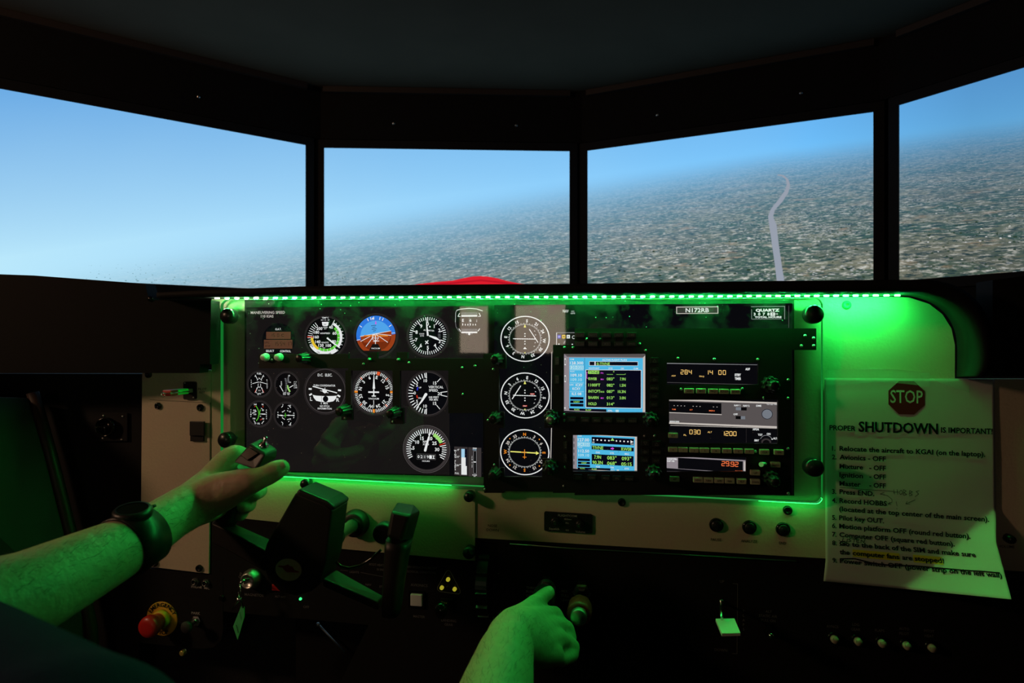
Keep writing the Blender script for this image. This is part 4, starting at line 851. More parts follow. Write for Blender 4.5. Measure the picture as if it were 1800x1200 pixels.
# registration plate and hour meter shown at the top
g = G(1225, 545, HS + 0.0003); g.rect(1188.5, 538.5, 1262.5, 551.3, 's_cream', 0.0); rp = g.done('registration_plate', d2)
g = G(1225, 545, HS + 0.0005); g.rect(1190, 540, 1261, 550, 's_ring', 0.0); g.text('N172RB', 1225.5, 545, 7.2, w=41, bold=0.02); g.done('lettering', rp)
g = G(1350, 549, HS + 0.0003); g.rect(1320, 538, 1380, 561, 's_lcd_dark', 0.0); hm = g.done('hour_meter', d2)
g = G(1350, 549, HS + 0.0005); g.line(1320, 538.6, 1380, 538.6, 1.0, 's_grey'); g.line(1379, 538.6, 1379, 561, 1.0, 's_grey'); g.line(1321, 543, 1321, 560, 0.8, 's_grey'); g.line(1321, 560.5, 1374, 560.5, 0.8, 's_grey')
g.text('QUARTZ', 1349, 545, 4.6, w=42, bold=0.05); g.text('3  0  7  8', 1338.5, 551.8, 4.6, w=28, bold=0.04); g.rect(1354, 549, 1362, 555, 's_white'); g.text('0', 1358, 552, 4.4, 's_ink', z=0.001); g.text('1/10', 1364.8, 551.8, 3, w=4.5); g.text('TOTAL HOURS', 1350, 557.2, 2.9, w=47, bold=0.05); g.done('lettering', hm)
mb = MB(); g = G(1388, 555, HS + 0.0004); g.line(1386.3, 537, 1386.3, 576, 0.7, 's_dim'); g.done('edge_line', d2)

# ================================================================== ACRYLIC SHEET, BEZELS, RADIOS
HA0, HA1 = 0.0045, 0.0115
ac = thing('acrylic_cover', 'clear acrylic sheet with green glowing edges over the instrument screens', 'cover sheet', W(916, 886, HA0))
ol = rrect(388, 526, 1446, 886, 13, 6)
ol = [(x, y - (min(1.0, max(0.0, (y - 600) / 250)) * (1446 - x) * 0.051 if y > 600 else (x - 388) / 1058 * 3)) for x, y in ol]
mb = MB(); f3 = [W(x, y, HA1) for x, y in ol]; b3 = [p - NN * (HA1 - HA0) for p in f3]
nf = (f3[8] - f3[0]).cross(f3[20] - f3[0]); f4 = f3 if nf.dot(NN) > 0 else f3[::-1]
mb.poly(f4, 'acrylic'); mb.poly(b3, 'acrylic_back')
for i, f_ in enumerate(mb.f):
    if (mb.v[f_[1]] - mb.v[f_[0]]).cross(mb.v[f_[2]] - mb.v[f_[0]]).dot(NN) < 0: mb.f[i] = f_[::-1]
mb.build('sheet', ac, fix=False)
# emissive strips on the sheet edges stand in for the piped strip light
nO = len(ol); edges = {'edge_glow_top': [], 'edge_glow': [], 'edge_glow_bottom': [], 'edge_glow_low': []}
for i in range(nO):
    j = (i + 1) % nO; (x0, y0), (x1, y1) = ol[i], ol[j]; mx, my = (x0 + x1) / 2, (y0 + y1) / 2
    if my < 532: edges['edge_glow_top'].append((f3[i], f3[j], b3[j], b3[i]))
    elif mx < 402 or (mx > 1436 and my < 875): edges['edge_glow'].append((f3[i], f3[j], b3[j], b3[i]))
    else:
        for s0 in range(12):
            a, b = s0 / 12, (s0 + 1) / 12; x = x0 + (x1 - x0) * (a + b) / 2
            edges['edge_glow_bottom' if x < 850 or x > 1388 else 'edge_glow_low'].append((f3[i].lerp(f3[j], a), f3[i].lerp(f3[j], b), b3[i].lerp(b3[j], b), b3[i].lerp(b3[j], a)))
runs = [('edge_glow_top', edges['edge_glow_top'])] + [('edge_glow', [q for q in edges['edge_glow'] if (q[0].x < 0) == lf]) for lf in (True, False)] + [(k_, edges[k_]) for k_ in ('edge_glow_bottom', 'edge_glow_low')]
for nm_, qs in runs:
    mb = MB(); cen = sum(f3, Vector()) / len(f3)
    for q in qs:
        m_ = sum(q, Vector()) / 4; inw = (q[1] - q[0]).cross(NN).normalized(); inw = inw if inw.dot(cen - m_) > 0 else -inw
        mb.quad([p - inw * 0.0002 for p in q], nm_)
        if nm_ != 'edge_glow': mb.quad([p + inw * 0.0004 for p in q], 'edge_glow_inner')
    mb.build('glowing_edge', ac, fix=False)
for px, py, r in ((397, 555, 14), (393, 774, 14), (1433, 552, 17), (1433, 823, 17)):
    mb, f_ = thumb(px, py, r * 0.98, 0, 0.040)
    o = mb.build('thumb_screw', ac)
    mb = MB(); mb.lathe(f_, 0, 0, [(0.0042, -0.0285), (0.0042, -0.016)], 'steel', 14); mb.build('stud', o)

def fluted_knob(px, py, r, parent, h0, h1=0.026, two=False, cap='knob_black', name='knob', tip=None):
    """knob whose foot is seen at px, py; r = foot radius in photo units"""
    fr_ = mfr(px, py, h0); k = pfr(px, py, h0).ky; R_ = r * k; mb = MB(); L_ = h1
    if two:
        mb.lathe(fr_, 0, 0, [(R_, 0), (R_, L_ * 0.42), (R_ * 0.93, L_ * 0.46), (R_ * 0.7, L_ * 0.46)], 'knob_black', 36, 0.16, 9, caps=False)
        o = mb.build(name, parent); mb = MB()
        mb.lathe(fr_, 0, 0, [(R_ * 0.68, L_ * 0.46), (R_ * 0.62, L_), (R_ * 0.45, L_ + 0.001)], 'knob_black', 32, 0.18, 8, caps=False)
        mb.lathe(fr_, 0, 0, [(R_ * 0.5, L_ + 0.0007), (R_ * 0.42, L_ + 0.0016), (0, L_ + 0.0012)], cap, 20, caps=False)
        mb.build('inner_knob', o)
    else:
        mb.lathe(fr_, 0, 0, [(R_, 0), (R_, L_ * 0.16), (R_ * 0.88, L_ * 0.2), (R_ * 0.72, L_), (R_ * 0.55, L_ + 0.001)], 'knob_black', 36, 0.18, 9, caps=False)
        o = mb.build(name, parent); mb = MB()
        mb.lathe(fr_, 0, 0, [(R_ * 0.62, L_ + 0.0006), (R_ * 0.5, L_ + 0.0016), (0, L_ + 0.0012)], cap, 20, caps=False); mb.build('cap', o)
    return o
SCREW = {}
def screw(px, py, h, parent, r=0.0021, m='steel'):
    mb = MB(); mb.lathe(mfr(px, py, h), 0, 0, [(r, 0), (r * 0.9, r * 0.5), (r * 0.5, r * 0.8), (0, r * 0.9)], m, 10, caps=False); return mb.build('screw', parent)
def button(px, py, w, hh, parent, h, m, txt=None, tm='ink', depth=0.005, th=3.6, tw=None):
    mb = MB(); mb.box(pfr(px, py, h + depth), -w / 2, w / 2, -hh / 2, hh / 2, -depth, 0, m, 0.0007); o = mb.build('button', parent)
    if txt:
        g_ = G(px, py, h + depth + 0.0001)
        if txt == '^': g_.line(px - 3, py + 2.6, px, py - 2.6, 0.6, tm); g_.line(px, py - 2.6, px + 3, py + 2.6, 0.6, tm); g_.line(px - 3, py + 2.6, px + 3, py + 2.6, 0.6, tm)
        elif txt == 'v': g_.line(px - 3, py - 2.6, px, py + 2.6, 0.6, tm); g_.line(px, py + 2.6, px + 3, py - 2.6, 0.6, tm); g_.line(px - 3, py - 2.6, px + 3, py - 2.6, 0.6, tm)
        elif txt == '-D-': g_.text('D', px, py, 4.6, tm); g_.line(px - 5.5, py, px - 2, py, 0.6, tm); g_.line(px - 0.5, py, px + 5.5, py, 0.6, tm)
        elif '|' in txt:
            for i_, c in enumerate(txt.replace('|', '')): g_.text(c, px, py - 5.5 + i_ * 4.2, 3.0, tm)
        else: g_.text(txt, px, py, th, tm, w=tw, bold=0.01)
        g_.done('lettering', o)
    return o

HB0, HB1 = 0.0117, 0.0175
kb1 = thing('knob_bezel', 'black plastic strip of knobs laid across the dial screen', 'bezel', W(650, 735, HB0))
cell_plate('plate', [(455, 622, 612, 647), (612, 630, 851, 651), (607, 651, 617, 738), (690, 651, 703, 745), (600, 712, 619, 738), (686, 717, 709, 745), (788, 651, 851, 726), (646, 619, 663, 651), (697, 619, 716, 651)], [], HB0, HB1, 'black_plastic', kb1)
fluted_knob(538, 629, 10.5, kb1, HB1, 0.021); fluted_knob(609, 720, 11.5, kb1, HB1, 0.024); fluted_knob(696, 724, 11.5, kb1, HB1, 0.024)
for px, py in ((468, 627.5), (492, 627.5)):
    mb = MB(); k = pfr(px, py).ky; mb.lathe(mfr(px, py, HB1), 0, 0, [(7 * k, 0), (7 * k, 0.0025), (5.6 * k, 0.0026), (5.4 * k, 0.009), (4.6 * k, 0.0098), (0, 0.0098)], 'button_white', 20, caps=False); mb.build('push_button', kb1)
for px, py in ((650, 631.5), (701, 632)):
    mb = MB(); mb.lathe(mfr(px, py, HB1), 0, 0, [(0.0028, 0), (0.0028, 0.0015), (0.0016, 0.003), (0.0012, 0.006), (0, 0.006)], 'steel', 12, caps=False); mb.build('bolt', kb1)
for px, py in ((478, 632.5), (639, 639.5), (719, 637.5), (812.5, 646), (813.5, 693), (606.5, 735), (690.5, 741), (835, 643)): screw(px, py, HB1, kb1)

av = thing('avionics_unit', 'large black avionics faceplate with buttons, knobs and screen openings', 'bezel', W(1150, 870, HB0))
GP1, GP2, RAD, DME, APL = (991, 622, 1134.5, 725), (1007, 764.5, 1120, 828.5), (1172, 637.5, 1333, 676), (1176, 702.5, 1367.5, 779.5), (1172, 803.5, 1312, 829)
cell_plate('plate', [(1010, 577, 1392, 870), (1392, 577, 1435, 615), (972, 606, 1010, 866), (851, 622, 877, 866), (877, 622, 889, 648), (877, 724, 886, 752), (877, 822, 886, 866), (886, 838, 972, 862), (957, 720, 986, 752), (953, 806, 986, 842)], [GP1, GP2, RAD, DME, APL], HB0, HB1, 'black_plastic', av)
for px, py, r in ((875, 631, 11), (872, 733, 11.5), (872, 830, 11.5)): fluted_knob(px, py, r, av, HB1, 0.024)
for px, py, r, cap in ((971, 733, 14, 'steel'), (968.5, 819, 14, 'knob_black'), (1143, 735.5, 14, 'knob_black'), (1148, 828, 14.5, 'knob_black'), (1352, 675, 14.5, 'knob_black'), (1353, 838, 13.5, 'knob_black')): fluted_knob(px, py, r, av, HB1, 0.030, True, cap)
for px, py in ((1031.5, 596), (1054.5, 596), (1124, 604), (1134.5, 616), (992.5, 610.5), (1007.5, 611), (992, 728.5), (992, 738.5), (1191.5, 629.5), (1255.5, 631), (1332, 631.5), (1415, 590), (1430, 594), (1408.5, 607.5), (1430, 607.5), (1197, 684), (1304.5, 683),
               (1385.5, 667.5), (1342.5, 699), (1385, 699.5), (1385, 788.5), (1385.5, 867), (867.5, 649), (858, 738.5), (869, 817), (993.5, 767), (993.5, 821), (1133, 766), (1150.5, 766), (991, 854), (852.5, 860), (1328, 793)): screw(px, py, HB1, av)
for t_, x in (('COM1', 1019.5), ('NAV1', 1042.5), ('MKR', 1066), ('ADF', 1088), ('DME', 1110.5)): button(x, 588.5, 17, 9.5, av, HB1, 'button_black', t_, 'paint_dim', 0.006)
for t_, x in (('COM2', 1019.5), ('NAV2', 1042.5), ('ICS', 1066), ('AUX', 1088), ('SPKR', 1110.5)): button(x, 604.3, 17, 9.0, av, HB1, 'button_black', t_, 'paint_dim', 0.006)
for t_, x, y in (('^', 1150.5, 633.5), ('v', 1150.5, 651.5), ('-D-', 1150.5, 667), ('MENU', 1150.5, 682), ('CLR', 1150.3, 696), ('ENT', 1150, 710.5), ('v', 1134.3, 779), ('^', 1154.3, 780.3), ('-D-', 1134.3, 794), ('MENU', 1154.3, 794.3), ('CLR', 1134, 808.5), ('ENT', 1154, 809.3)): button(x, y, 15, 10.5, av, HB1, 'button_black', t_, 'paint_dim', 0.004)
for t_, x, y in (('CDI', 1005, 737.3), ('OBS', 1029, 738), ('MSG', 1049, 738.4), ('FPL', 1069, 738.7), ('VNAV', 1091, 739.3), ('PROC', 1112.5, 739.6), ('CDI', 1016, 838), ('OBS', 1040.5, 839), ('MSG', 1065, 840), ('FPL', 1085, 840.6), ('PROC', 1106.5, 841.5)): button(x, y, 15.5, 9, av, HB1, 'button_black', t_, 'paint_dim', 0.004)
for t_, x, y in (('C|OM', 979.5, 634.5), ('V|OL', 979.5, 667), ('C|OM', 994.3, 783), ('V|OL', 994.3, 805)): button(x, y, 8, 15, av, HB1, 'button_black', t_, 'paint_dim', 0.003)
for t_, x, y in (('ADF', 1211.5, 687), ('BFO', 1232.8, 687.2), ('FRQ/', 1254, 687.7), ('FLT/ET', 1273, 688), ('SET/RST', 1293.2, 688.5), ('IDT', 1183.5, 765.3)): button(x, y, 17, 8.6, av, HB1, 'button_beige', t_, 'ink', 0.006, 3.2, 13.5 if len(t_) > 4 else None)
for i, x in enumerate((1183.2, 1201, 1220.3, 1238.6, 1258.3, 1278.3, 1298.2, 1317.6)): button(x, 790.3 + i * 0.45, 16.6, 8.4, av, HB1, 'button_beige', str(i), 'ink', 0.006, 3.2)
for t_, x, y in (('CLR', 1344.2, 794.6), ('VFR', 1369.8, 795), ('BARO', 1363.6, 817), ('UP', 1328, 831), ('DWN', 1328, 847), ('AP', 1186, 842), ('HDG', 1227.3, 843.5), ('NAV', 1245.6, 844.3), ('APR', 1264.5, 844.8), ('REV', 1283, 845.3), ('ALT', 1304, 846.2)): button(x, y, 17.2, 9.2, av, HB1, 'button_beige', t_, 'ink', 0.006, 3.3)
mb = MB(); mb.lathe(mfr(1347, 814.5, HB1), 0, 0, [(0.003, 0), (0.0028, 0.004), (0.0025, 0.0045)], 'knob_black', 12); mb.tube([W(1347, 814.5, HB1), W(1341, 815.5, HB1 + 0.011), W(1338, 816, HB1 + 0.017)], [0.002, 0.0028, 0.0032], 'button_white', 10); mb.build('toggle', av)

# moving map navigators, seen through the bezel openings
def screen_unit(name, label, cat, box, h=HS + 0.0006): 
    return thing(name, label, cat, W((box[0] + box[2]) / 2, box[3], h)), h
t, h = screen_unit('navigator_screen', 'larger blue navigator screen listing a flight plan', 'navigator', GP1)
g = G(1063, 674, h); g.poly([(990, 621), (1135.5, 621), (1134.5, 727.5), (989.5, 723)], 's_silver', 0.0); g.poly([(996, 627), (1130, 627.5), (1135, 622), (991, 621.5)], 's_face_grey', 0.0002); g.poly([(1129.5, 628), (1135, 622.5), (1134, 727), (1129, 725.5)], 's_cream', 0.0002)
for y in (635, 665): g.rect(991.5, y - 5, 994, y + 7, 's_white', 0.0003); g.rect(992, y - 3, 993.5, y + 5, 's_dim', 0.0004)
g.disc(992.3, 718, 1.4, 's_white', 0.0004, 10); g.done('frame', t)
g = G(1063, 674, h + 0.0003); g.poly([(1000, 628.6), (1129.5, 629), (1129, 724.6), (1000, 722)], 's_gps_blue', 0.0); so = g.done('screen', t)
g = G(1063, 674, h + 0.0005)
g.rect(1027.2, 629, 1027.9, 716, 's_hull', 0.0002); g.rect(1001, 642.5, 1025.5, 649.5, 's_gps_pale', 0.0001); g.text('COM', 1005, 631.6, 2.2); g.text('128.300', 1013.2, 638, 5.2, w=23.5); g.text('120.025', 1013.2, 645.8, 4.8, 's_gps_blue', w=23); g.text('VLOC', 1005.5, 653, 2.2); g.text('109.10', 1012.8, 659.6, 5.0, w=20); g.text('109.10', 1012.8, 667.5, 5.0, 's_gps_pale', w=20)
g.text('LOC', 1004.5, 676.5, 2.6); g.text('ICXY', 1018, 676.8, 4.6, w=12.5); g.text('KCXY', 1013, 683.5, 4.6, w=14); g.text('ILS 08', 1013.3, 692.5, 4.4, w=17)
for y in (650.3, 673, 688.5): g.rect(1001, y, 1026, y + 0.5, 's_gps_pale', 0.0002)
for y0, y1 in ((698.3, 702.6), (704.3, 709), (710.3, 715)): g.rect(1001.8, y0, 1025.5, y1, 's_navy', 0.0002)
g.text('LNAV', 1013.3, 706.7, 3.2, 's_gps_green', w=10.5); g.poly([(1000, 718.3), (1066, 719), (1066, 723.4), (1000, 722)], 's_navy', 0.0002); g.text('VLOC', 1013.5, 720.3, 2.8, 's_gps_green', w=10); g.text('SUSP', 1034, 720.8, 2.8, 's_gps_green', w=10); g.text('FPL', 1073, 721.5, 3.0, w=8); g.rect(1082, 719.5, 1087.5, 723.6, 's_gps_pale', 0.0002)
g.text('ACTIVE FLIGHT PLAN', 1080, 632.3, 3.0, w=43); g.rect(1035.5, 635, 1121, 642.4, 's_white', 0.0001); g.rect(1036.3, 635.6, 1045, 641.9, 's_navy', 0.0002); g.rect(1047, 635.6, 1120.4, 641.9, 's_navy', 0.0002); g.text('0-TIVNE', 1060.5, 639.2, 4.6, 's_gps_green', w=23)
for t_, x in (('WAYPOINT', 1044), ('DTK', 1073.5), ('DIS', 1094), ('CUM', 1117)): g.text(t_, x, 647, 2.6, 's_white', w=19.5 if len(t_) > 4 else None)
g.rect(1029.3, 649.6, 1126.8, 716.6, 's_white', 0.0001); g.rect(1030.2, 650.4, 1126, 715.8, 's_navy', 0.0002)
g.rect(1033.6, 651.2, 1053.2, 657, 's_gps_green', 0.0003); g.text('TIVNE', 1043.4, 654.1, 4.4, 's_navy', w=18.5, z=0.0008)
g.line(1031.5, 654, 1031.5, 665, 0.7, 's_magenta'); g.line(1031.5, 654, 1033.5, 654, 0.7, 's_magenta'); g.line(1031.5, 665, 1034, 665, 0.7, 's_magenta')
for i, (a, b, c, d) in enumerate((('', 'FA', '___°', '____,'), ('RW08', 'MH', '083°', '7.9N'), ('1100FT', '', '082°', '1.5N'), ('INTCPT', 'HDG', '087°', '10.3N'), ('BAARN', 'MH', '013°', '3.0N'), ('HOLD', '', '314°', ''))):
    y = 654.6 + i * 11.0
    if a: g.text(a, 1034.2, y, 4.9, 's_gps_green', w={4: 14.5, 5: 18, 6: 21}[len(a)], align='l')
    if b: g.text(b, 1058.5, y + 0.8, 2.6, 's_magenta' if b != 'HDG' else 's_gps_green', w=5.0 if b != 'HDG' else 7)
    g.text(c, 1066.5, y, 4.9, 's_gps_green', w=13.3, align='l')
    if d: g.text(d, 1099.5, y, 4.9, 's_gps_green', align='r', w={'7.9N': 10, '1.5N': 10, '10.3N': 13.5, '3.0N': 10.5}.get(d, 16))
g.done('readout', so)
t, h = screen_unit('navigator_screen', 'smaller blue navigator screen with a row of course dots', 'navigator', GP2)
g = G(1063, 796, h); g.poly([(1006.5, 763.5), (1121, 766), (1120, 830.5), (1006.5, 825)], 's_cream', 0.0); g.poly([(1007, 764), (1014, 764.3), (1014, 825.2), (1007, 825)], 's_silver', 0.0002)
for y in (771, 781, 791, 802, 812): g.rect(1007.6, y, 1009.3, y + 6, 's_dim', 0.0003)
g.done('frame', t)
g = G(1063, 796, h + 0.0003); g.poly([(1014.3, 764.6), (1115.6, 767), (1115, 828.5), (1014, 824)], 's_gps_blue', 0.0); so = g.done('screen', t)
g = G(1063, 796, h + 0.0005)
g.rect(1015, 778.3, 1036.5, 785.2, 's_gps_pale', 0.0001); g.text('COM', 1019, 766.8, 2.0); g.text('127.00', 1025.5, 773.6, 5.4, w=20); g.text('124.050', 1025.6, 781.6, 4.8, 's_gps_blue', w=20); g.text('VLOC', 1020, 787, 2.0); g.text('112.50', 1026, 793.3, 5.0, w=19); g.text('109.10', 1026, 800.7, 4.8, 's_gps_pale', w=19)
for y0, y1 in ((807, 811), (812.4, 816.3), (817.6, 821.7)): g.rect(1015.5, y0, 1037, y1, 's_navy', 0.0002)
g.text('LNAV', 1026.5, 814.3, 2.9, 's_gps_green', w=9); g.rect(1015, 822.6, 1073, 826.2, 's_navy', 0.0002); g.text('VLOC', 1023.5, 824, 2.4, 's_gps_green', w=9); g.text('SUSP', 1044.5, 824.6, 2.4, 's_gps_green', w=9); g.text('NAV', 1077, 826, 2.6, w=7); g.rect(1084, 824.6, 1088, 827.6, 's_white', 0.0002)
g.poly([(1040, 768), (1114, 769.8), (1113.8, 781.3), (1040, 779.3)], 's_navy', 0.0002); g.poly([(1040, 783.2), (1113.8, 785.2), (1113.6, 791.8), (1040, 790)], 's_navy', 0.0002); g.poly([(1040, 798.2), (1113.4, 800), (1113.2, 817.8), (1040, 816)], 's_navy', 0.0002)
for i, x in enumerate((1043.5, 1050, 1056.8, 1063.5, 1070.3, 1083.5, 1090.2, 1096.8, 1103.5)): g.disc(x, 773 + i * 0.22, 1.4, 's_white', 0.0004, 10)
g.poly([(1073, 774), (1076.5, 769), (1080, 774)], 's_lime', 0.0004); g.poly([(1108, 772.4), (1113.3, 775), (1108, 777.6)], 's_white', 0.0004); g.text('63', 1043, 777.3, 2.8); g.text('C4', 1110.5, 779, 2.8)
g.text('TIVNE', 1041, 786.8, 5.6, 's_gps_green', w=19.5, align='l'); g.text('RW08', 1092, 788, 5.6, 's_gps_green', w=17.5, align='l'); g.line(1073.5, 787.6, 1077, 787.6, 2.2, 's_magenta'); g.poly([(1076.5, 785), (1079.5, 787.6), (1076.5, 790.2)], 's_magenta', 0.0006)
for t_, x, y in (('DIS', 1051, 795), ('DTK', 1076, 795.7), ('BRG', 1101.5, 796.4), ('GS', 1051, 820.3), ('TRK', 1076, 821), ('ETE', 1101.5, 822)): g.text(t_, x, y, 2.8, w=7)
for t_, x, y in (('7.9N', 1050.5, 803.3), ('083°', 1075.5, 804), ('093°', 1101, 804.5), ('90.3N', 1050.5, 812.8), ('068°', 1075.5, 813.5), ('05:15', 1101, 814.2)): g.text(t_, x, y, 6.0, 's_gps_green', w=18 if len(t_) > 4 else (16.5 if '°' in t_ else 12))
g.done('readout', so)

# radios shown behind the bezel
t, h = screen_unit('radio_display', 'slim black radio display reading 284 and 14 00 in amber', 'radio', RAD)
g = G(1252, 656, h); g.poly([(1171, 637), (1334, 639), (1334, 677), (1171, 674.5)], 's_lcd_dark', 0.0); so = g.done('screen', t)
g = G(1252, 656, h + 0.0003); g.line(1171.5, 638.8, 1332.5, 640.5, 1.2, 's_grey', w1=0.6); g.line(1172, 672.7, 1332, 675, 0.6, 's_dim'); g.line(1332.4, 640, 1332.4, 675, 0.4, 's_dim')
g.digits('284', 1196.3, 654, 7.2, 4.4, 7.2, 's_amber'); g.digits('14', 1240.5, 654.3, 7.2, 4.4, 7.4, 's_amber'); g.digits('00', 1263.2, 654.3, 7.2, 4.4, 7.6, 's_amber'); g.text('ADF', 1183.3, 660.8, 2.3, 's_amber', w=8); g.text('FRQ', 1233.5, 661.4, 2.5, 's_amber', w=8.5)
g.text('ADF', 1313.5, 648, 3.8, w=8, bold=0.04); g.text('STBY', 1296.5, 658.3, 4.2, w=11, bold=0.05); g.text('TIMER', 1296.7, 664.8, 4.2, w=11, bold=0.05); g.done('readout', so)
t, h = screen_unit('distance_display', 'grey faced radio display with slide switches and a round knob image', 'radio', (1176, 702.5, 1367.5, 748))
g = G(1271, 725, h); g.poly([(1175, 702), (1369, 705.5), (1369, 750.2), (1175, 746.5)], 's_cream', 0.0); g.poly([(1175, 704.8), (1365.5, 708.3), (1365.5, 747), (1175, 743.6)], 's_face_grey', 0.0001); so = g.done('screen', t)
g = G(1271, 725, h + 0.0003); g.poly([(1175, 706.6), (1268, 708.4), (1268, 727.6), (1175, 726)], 's_lcd_dark', 0.0001); g.line(1175, 726.4, 1268.5, 728.4, 1.3, 's_cream')
for x in (1184, 1190.3, 1196.5, 1202.6, 1218, 1224.2, 1230.3, 1254, 1260.3): g.rect(x - 0.9, 713.5 + (x - 1184) * 0.017, x + 0.9, 714.5 + (x - 1184) * 0.017, 's_cream')
g.text('NM', 1183.5, 720.6, 2.4, 's_amber_red', w=6.5); g.text('KT', 1214.5, 721, 2.4, 's_amber_red', w=5); g.text('MIN', 1251, 721.8, 2.4, 's_amber_red', w=9.5)
g.text('NAV 1', 1295.6, 711.8, 3.0, w=10.5, bold=0.03); g.text('NAV 2', 1311.5, 712.2, 3.0, w=11, bold=0.03); g.text('DME', 1333, 711.8, 3.0, w=9, bold=0.03); g.text('OFF', 1292.7, 727.4, 3.0, w=7.5, bold=0.03); g.text('TSO-C66, TYPE', 1355.5, 709.2, 1.7, w=18); g.text('BENDIX KING', 1184.5, 742.3, 2.4, w=17, bold=0.04)
for x0, y0, m0, m1 in ((1293.3, 715, 's_steel', 's_black'), (1293, 730.4, 's_black', 's_steel')): g.rect(x0, y0, x0 + 9, y0 + 5.4, m0); g.rect(x0 + 9, y0 + 0.1, x0 + (19 if m0 == 's_steel' else 16.5), y0 + 5.5, m1)
g.disc(1347.5, 726.2, 10.6, 's_dim', 0.0002, 28, 9.8); g.disc(1347.5, 726.2, 9.6, 's_navy', 0.0003, 28, 8.9); g.disc(1347.5, 726.2, 8.6, 's_steel', 0.0004, 28, 8.0); g.done('readout', so)
t, h = screen_unit('transponder_display', 'black transponder display reading 030 and 1200 in amber', 'radio', (1176, 749, 1367.5, 779))
g = G(1271, 765, h); g.poly([(1175, 749), (1369, 750.6), (1369, 781), (1175, 780)], 's_lcd_dark', 0.0); so = g.done('screen', t)
g = G(1271, 765, h + 0.0003); g.line(1177, 749.2, 1366, 750.6, 0.8, 's_cream'); g.line(1366, 750.4, 1366, 779.5, 1.0, 's_cream'); g.line(1311.4, 752, 1311.4, 779, 0.4, 's_ring')
g.digits('030', 1211.8, 760, 7.2, 4.6, 7.0, 's_amber'); g.digits('1200', 1268.5, 761.4, 7.2, 4.6, 6.9, 's_amber'); g.text('FL', 1203.5, 765.8, 2.8, 's_amber', w=5); g.text('ALT', 1247.5, 759.6, 2.8, 's_amber', w=8)
for t_, x, y, w_ in (('XPDR', 1328, 753, 11.5), ('TST', 1335.5, 762.3, 8), ('ON', 1350, 760.5, 6.5), ('ALT', 1361.3, 768, 7.5), ('SBY', 1329.5, 772.2, 8.5)): g.text(t_, x, y, 3.3, w=w_, bold=0.03)
for a in range(-70, 70, 10): g.line(1346 + 10.5 * math.sin(math.radians(a)), 773 - 10 * math.cos(math.radians(a)), 1346 + 10.5 * math.sin(math.radians(a + 10)), 773 - 10 * math.cos(math.radians(a + 10)), 0.7, 's_grey')
g.disc(1346, 774.5, 8.5, 's_ring', 0.0002, 24, 6.0); g.disc(1346, 776, 6, 's_black', 0.0003, 20, 5.0); g.poly([(1354.5, 770.3), (1357.4, 770.5), (1356, 767.6)], 's_white'); g.done('readout', so)
t, h = screen_unit('autopilot_display', 'slim dark autopilot display reading 29.92 in orange', 'autopilot', APL)
g = G(1241, 816, h); g.poly([(1171, 803), (1313, 806.5), (1313, 830.5), (1171, 824.5)], 's_silver', 0.0); so = g.done('screen', t)
g = G(1241, 816, h + 0.0003); g.poly([(1191.5, 805.6), (1305.3, 808.6), (1305.3, 828.8), (1191.5, 824.8)], 's_lcd_dark', 0.0001); g.digits('29', 1268.5, 813.5, 7.4, 5.0, 7.4, 's_amber_red', 1.2); g.digits('.92', 1284.5, 814, 7.4, 5.0, 7.4, 's_amber_red', 1.2)
g.text('IN HG', 1298.3, 826.2, 2.8, 's_amber_red', w=12.5, bold=0.03); g.text('HONEYWELL', 1181, 808, 2.7, w=18, bold=0.04); g.text('KAP 140', 1178.5, 811.8, 2.7, w=13, bold=0.04); g.rect(1307, 809, 1309.5, 829, 's_cream'); g.rect(1309.6, 821, 1311, 829, 's_white', 0.0006); g.done('readout', so)

# ================================================================== CONTROLS ON THE LOWER PANELS
HL = -0.004
def lettering(parent, items, px, py, h, m, name='lettering'):
    g_ = G(px, py, h)
    for it in items: g_.text(it[0], it[1], it[2], it[3], m, *(it[4:]))
    return g_.done(name, parent)
# intercom
ic = thing('intercom', 'small black rounded intercom plate with two little knobs', 'intercom', W(999, 938, -0.002))
pts = [(x, y + (x - 999) * 0.062) for x, y in rrect(956.5, 901.5, 1041, 935.5, 3)]
plate('plate', pts, -0.002, 0.001, 'black_plastic', ic)
lettering(ic, [('FLIGHTCOM', 997.5, 906, 3.6, 33), ('403mc', 998, 912, 2.8, 13), ('ALL', 997, 918.6, 2.6), ('ISO', 997.3, 931.4, 2.6), ('Squelch', 974, 930, 3.6, 18), ('Volume', 1020, 933.2, 3.6, 17)], 999, 918, 0.0013, 'paint_white')
for px, py in ((976, 915), (1019.5, 920)):
    mb = MB(); mb.lathe(mfr(px, py, 0.001), 0, 0, [(0.0062, 0), (0.0058, 0.006), (0.0045, 0.007), (0, 0.007)], 'knob_black', 24, 0.08, 12, caps=False); o = mb.build('knob', ic)
    g = G(px, py, 0.0083); g.line(px - 3.5, py + 1.5, px, py, 0.6, 'paint_white'); g.done('pointer', o)
for i, (t_, px, py, ty) in enumerate((('PAUSE', 1259, 922, 948), ('ANALYZE', 1317, 926, 950.6), ('END', 1376, 929.5, 954))):
    b = thing('push_button', 'round black push button marked ' + t_, 'button', W(px, py + 12, -0.002), 'simulator push buttons')
    mb = MB(); k = pfr(px, py).ky; mb.lathe(mfr(px, py, -0.002), 0, 0, [(12.2 * k, 0), (12.2 * k, 0.002), (10.5 * k, 0.004), (9.4 * k, 0.0035)], 'black_gloss', 28, caps=False); mb.build('ring', b)
    mb = MB(); mb.lathe(mfr(px, py, -0.002), 0, 0, [(9.2 * k, 0.0), (9.2 * k, 0.004), (8 * k, 0.0055), (0, 0.006)], 'knob_black', 24, caps=False); mb.build('cap', b)
    lettering(b, [(t_, px - 0.5, ty, 4.6)], px, ty, -0.0015, 'paint_dark')
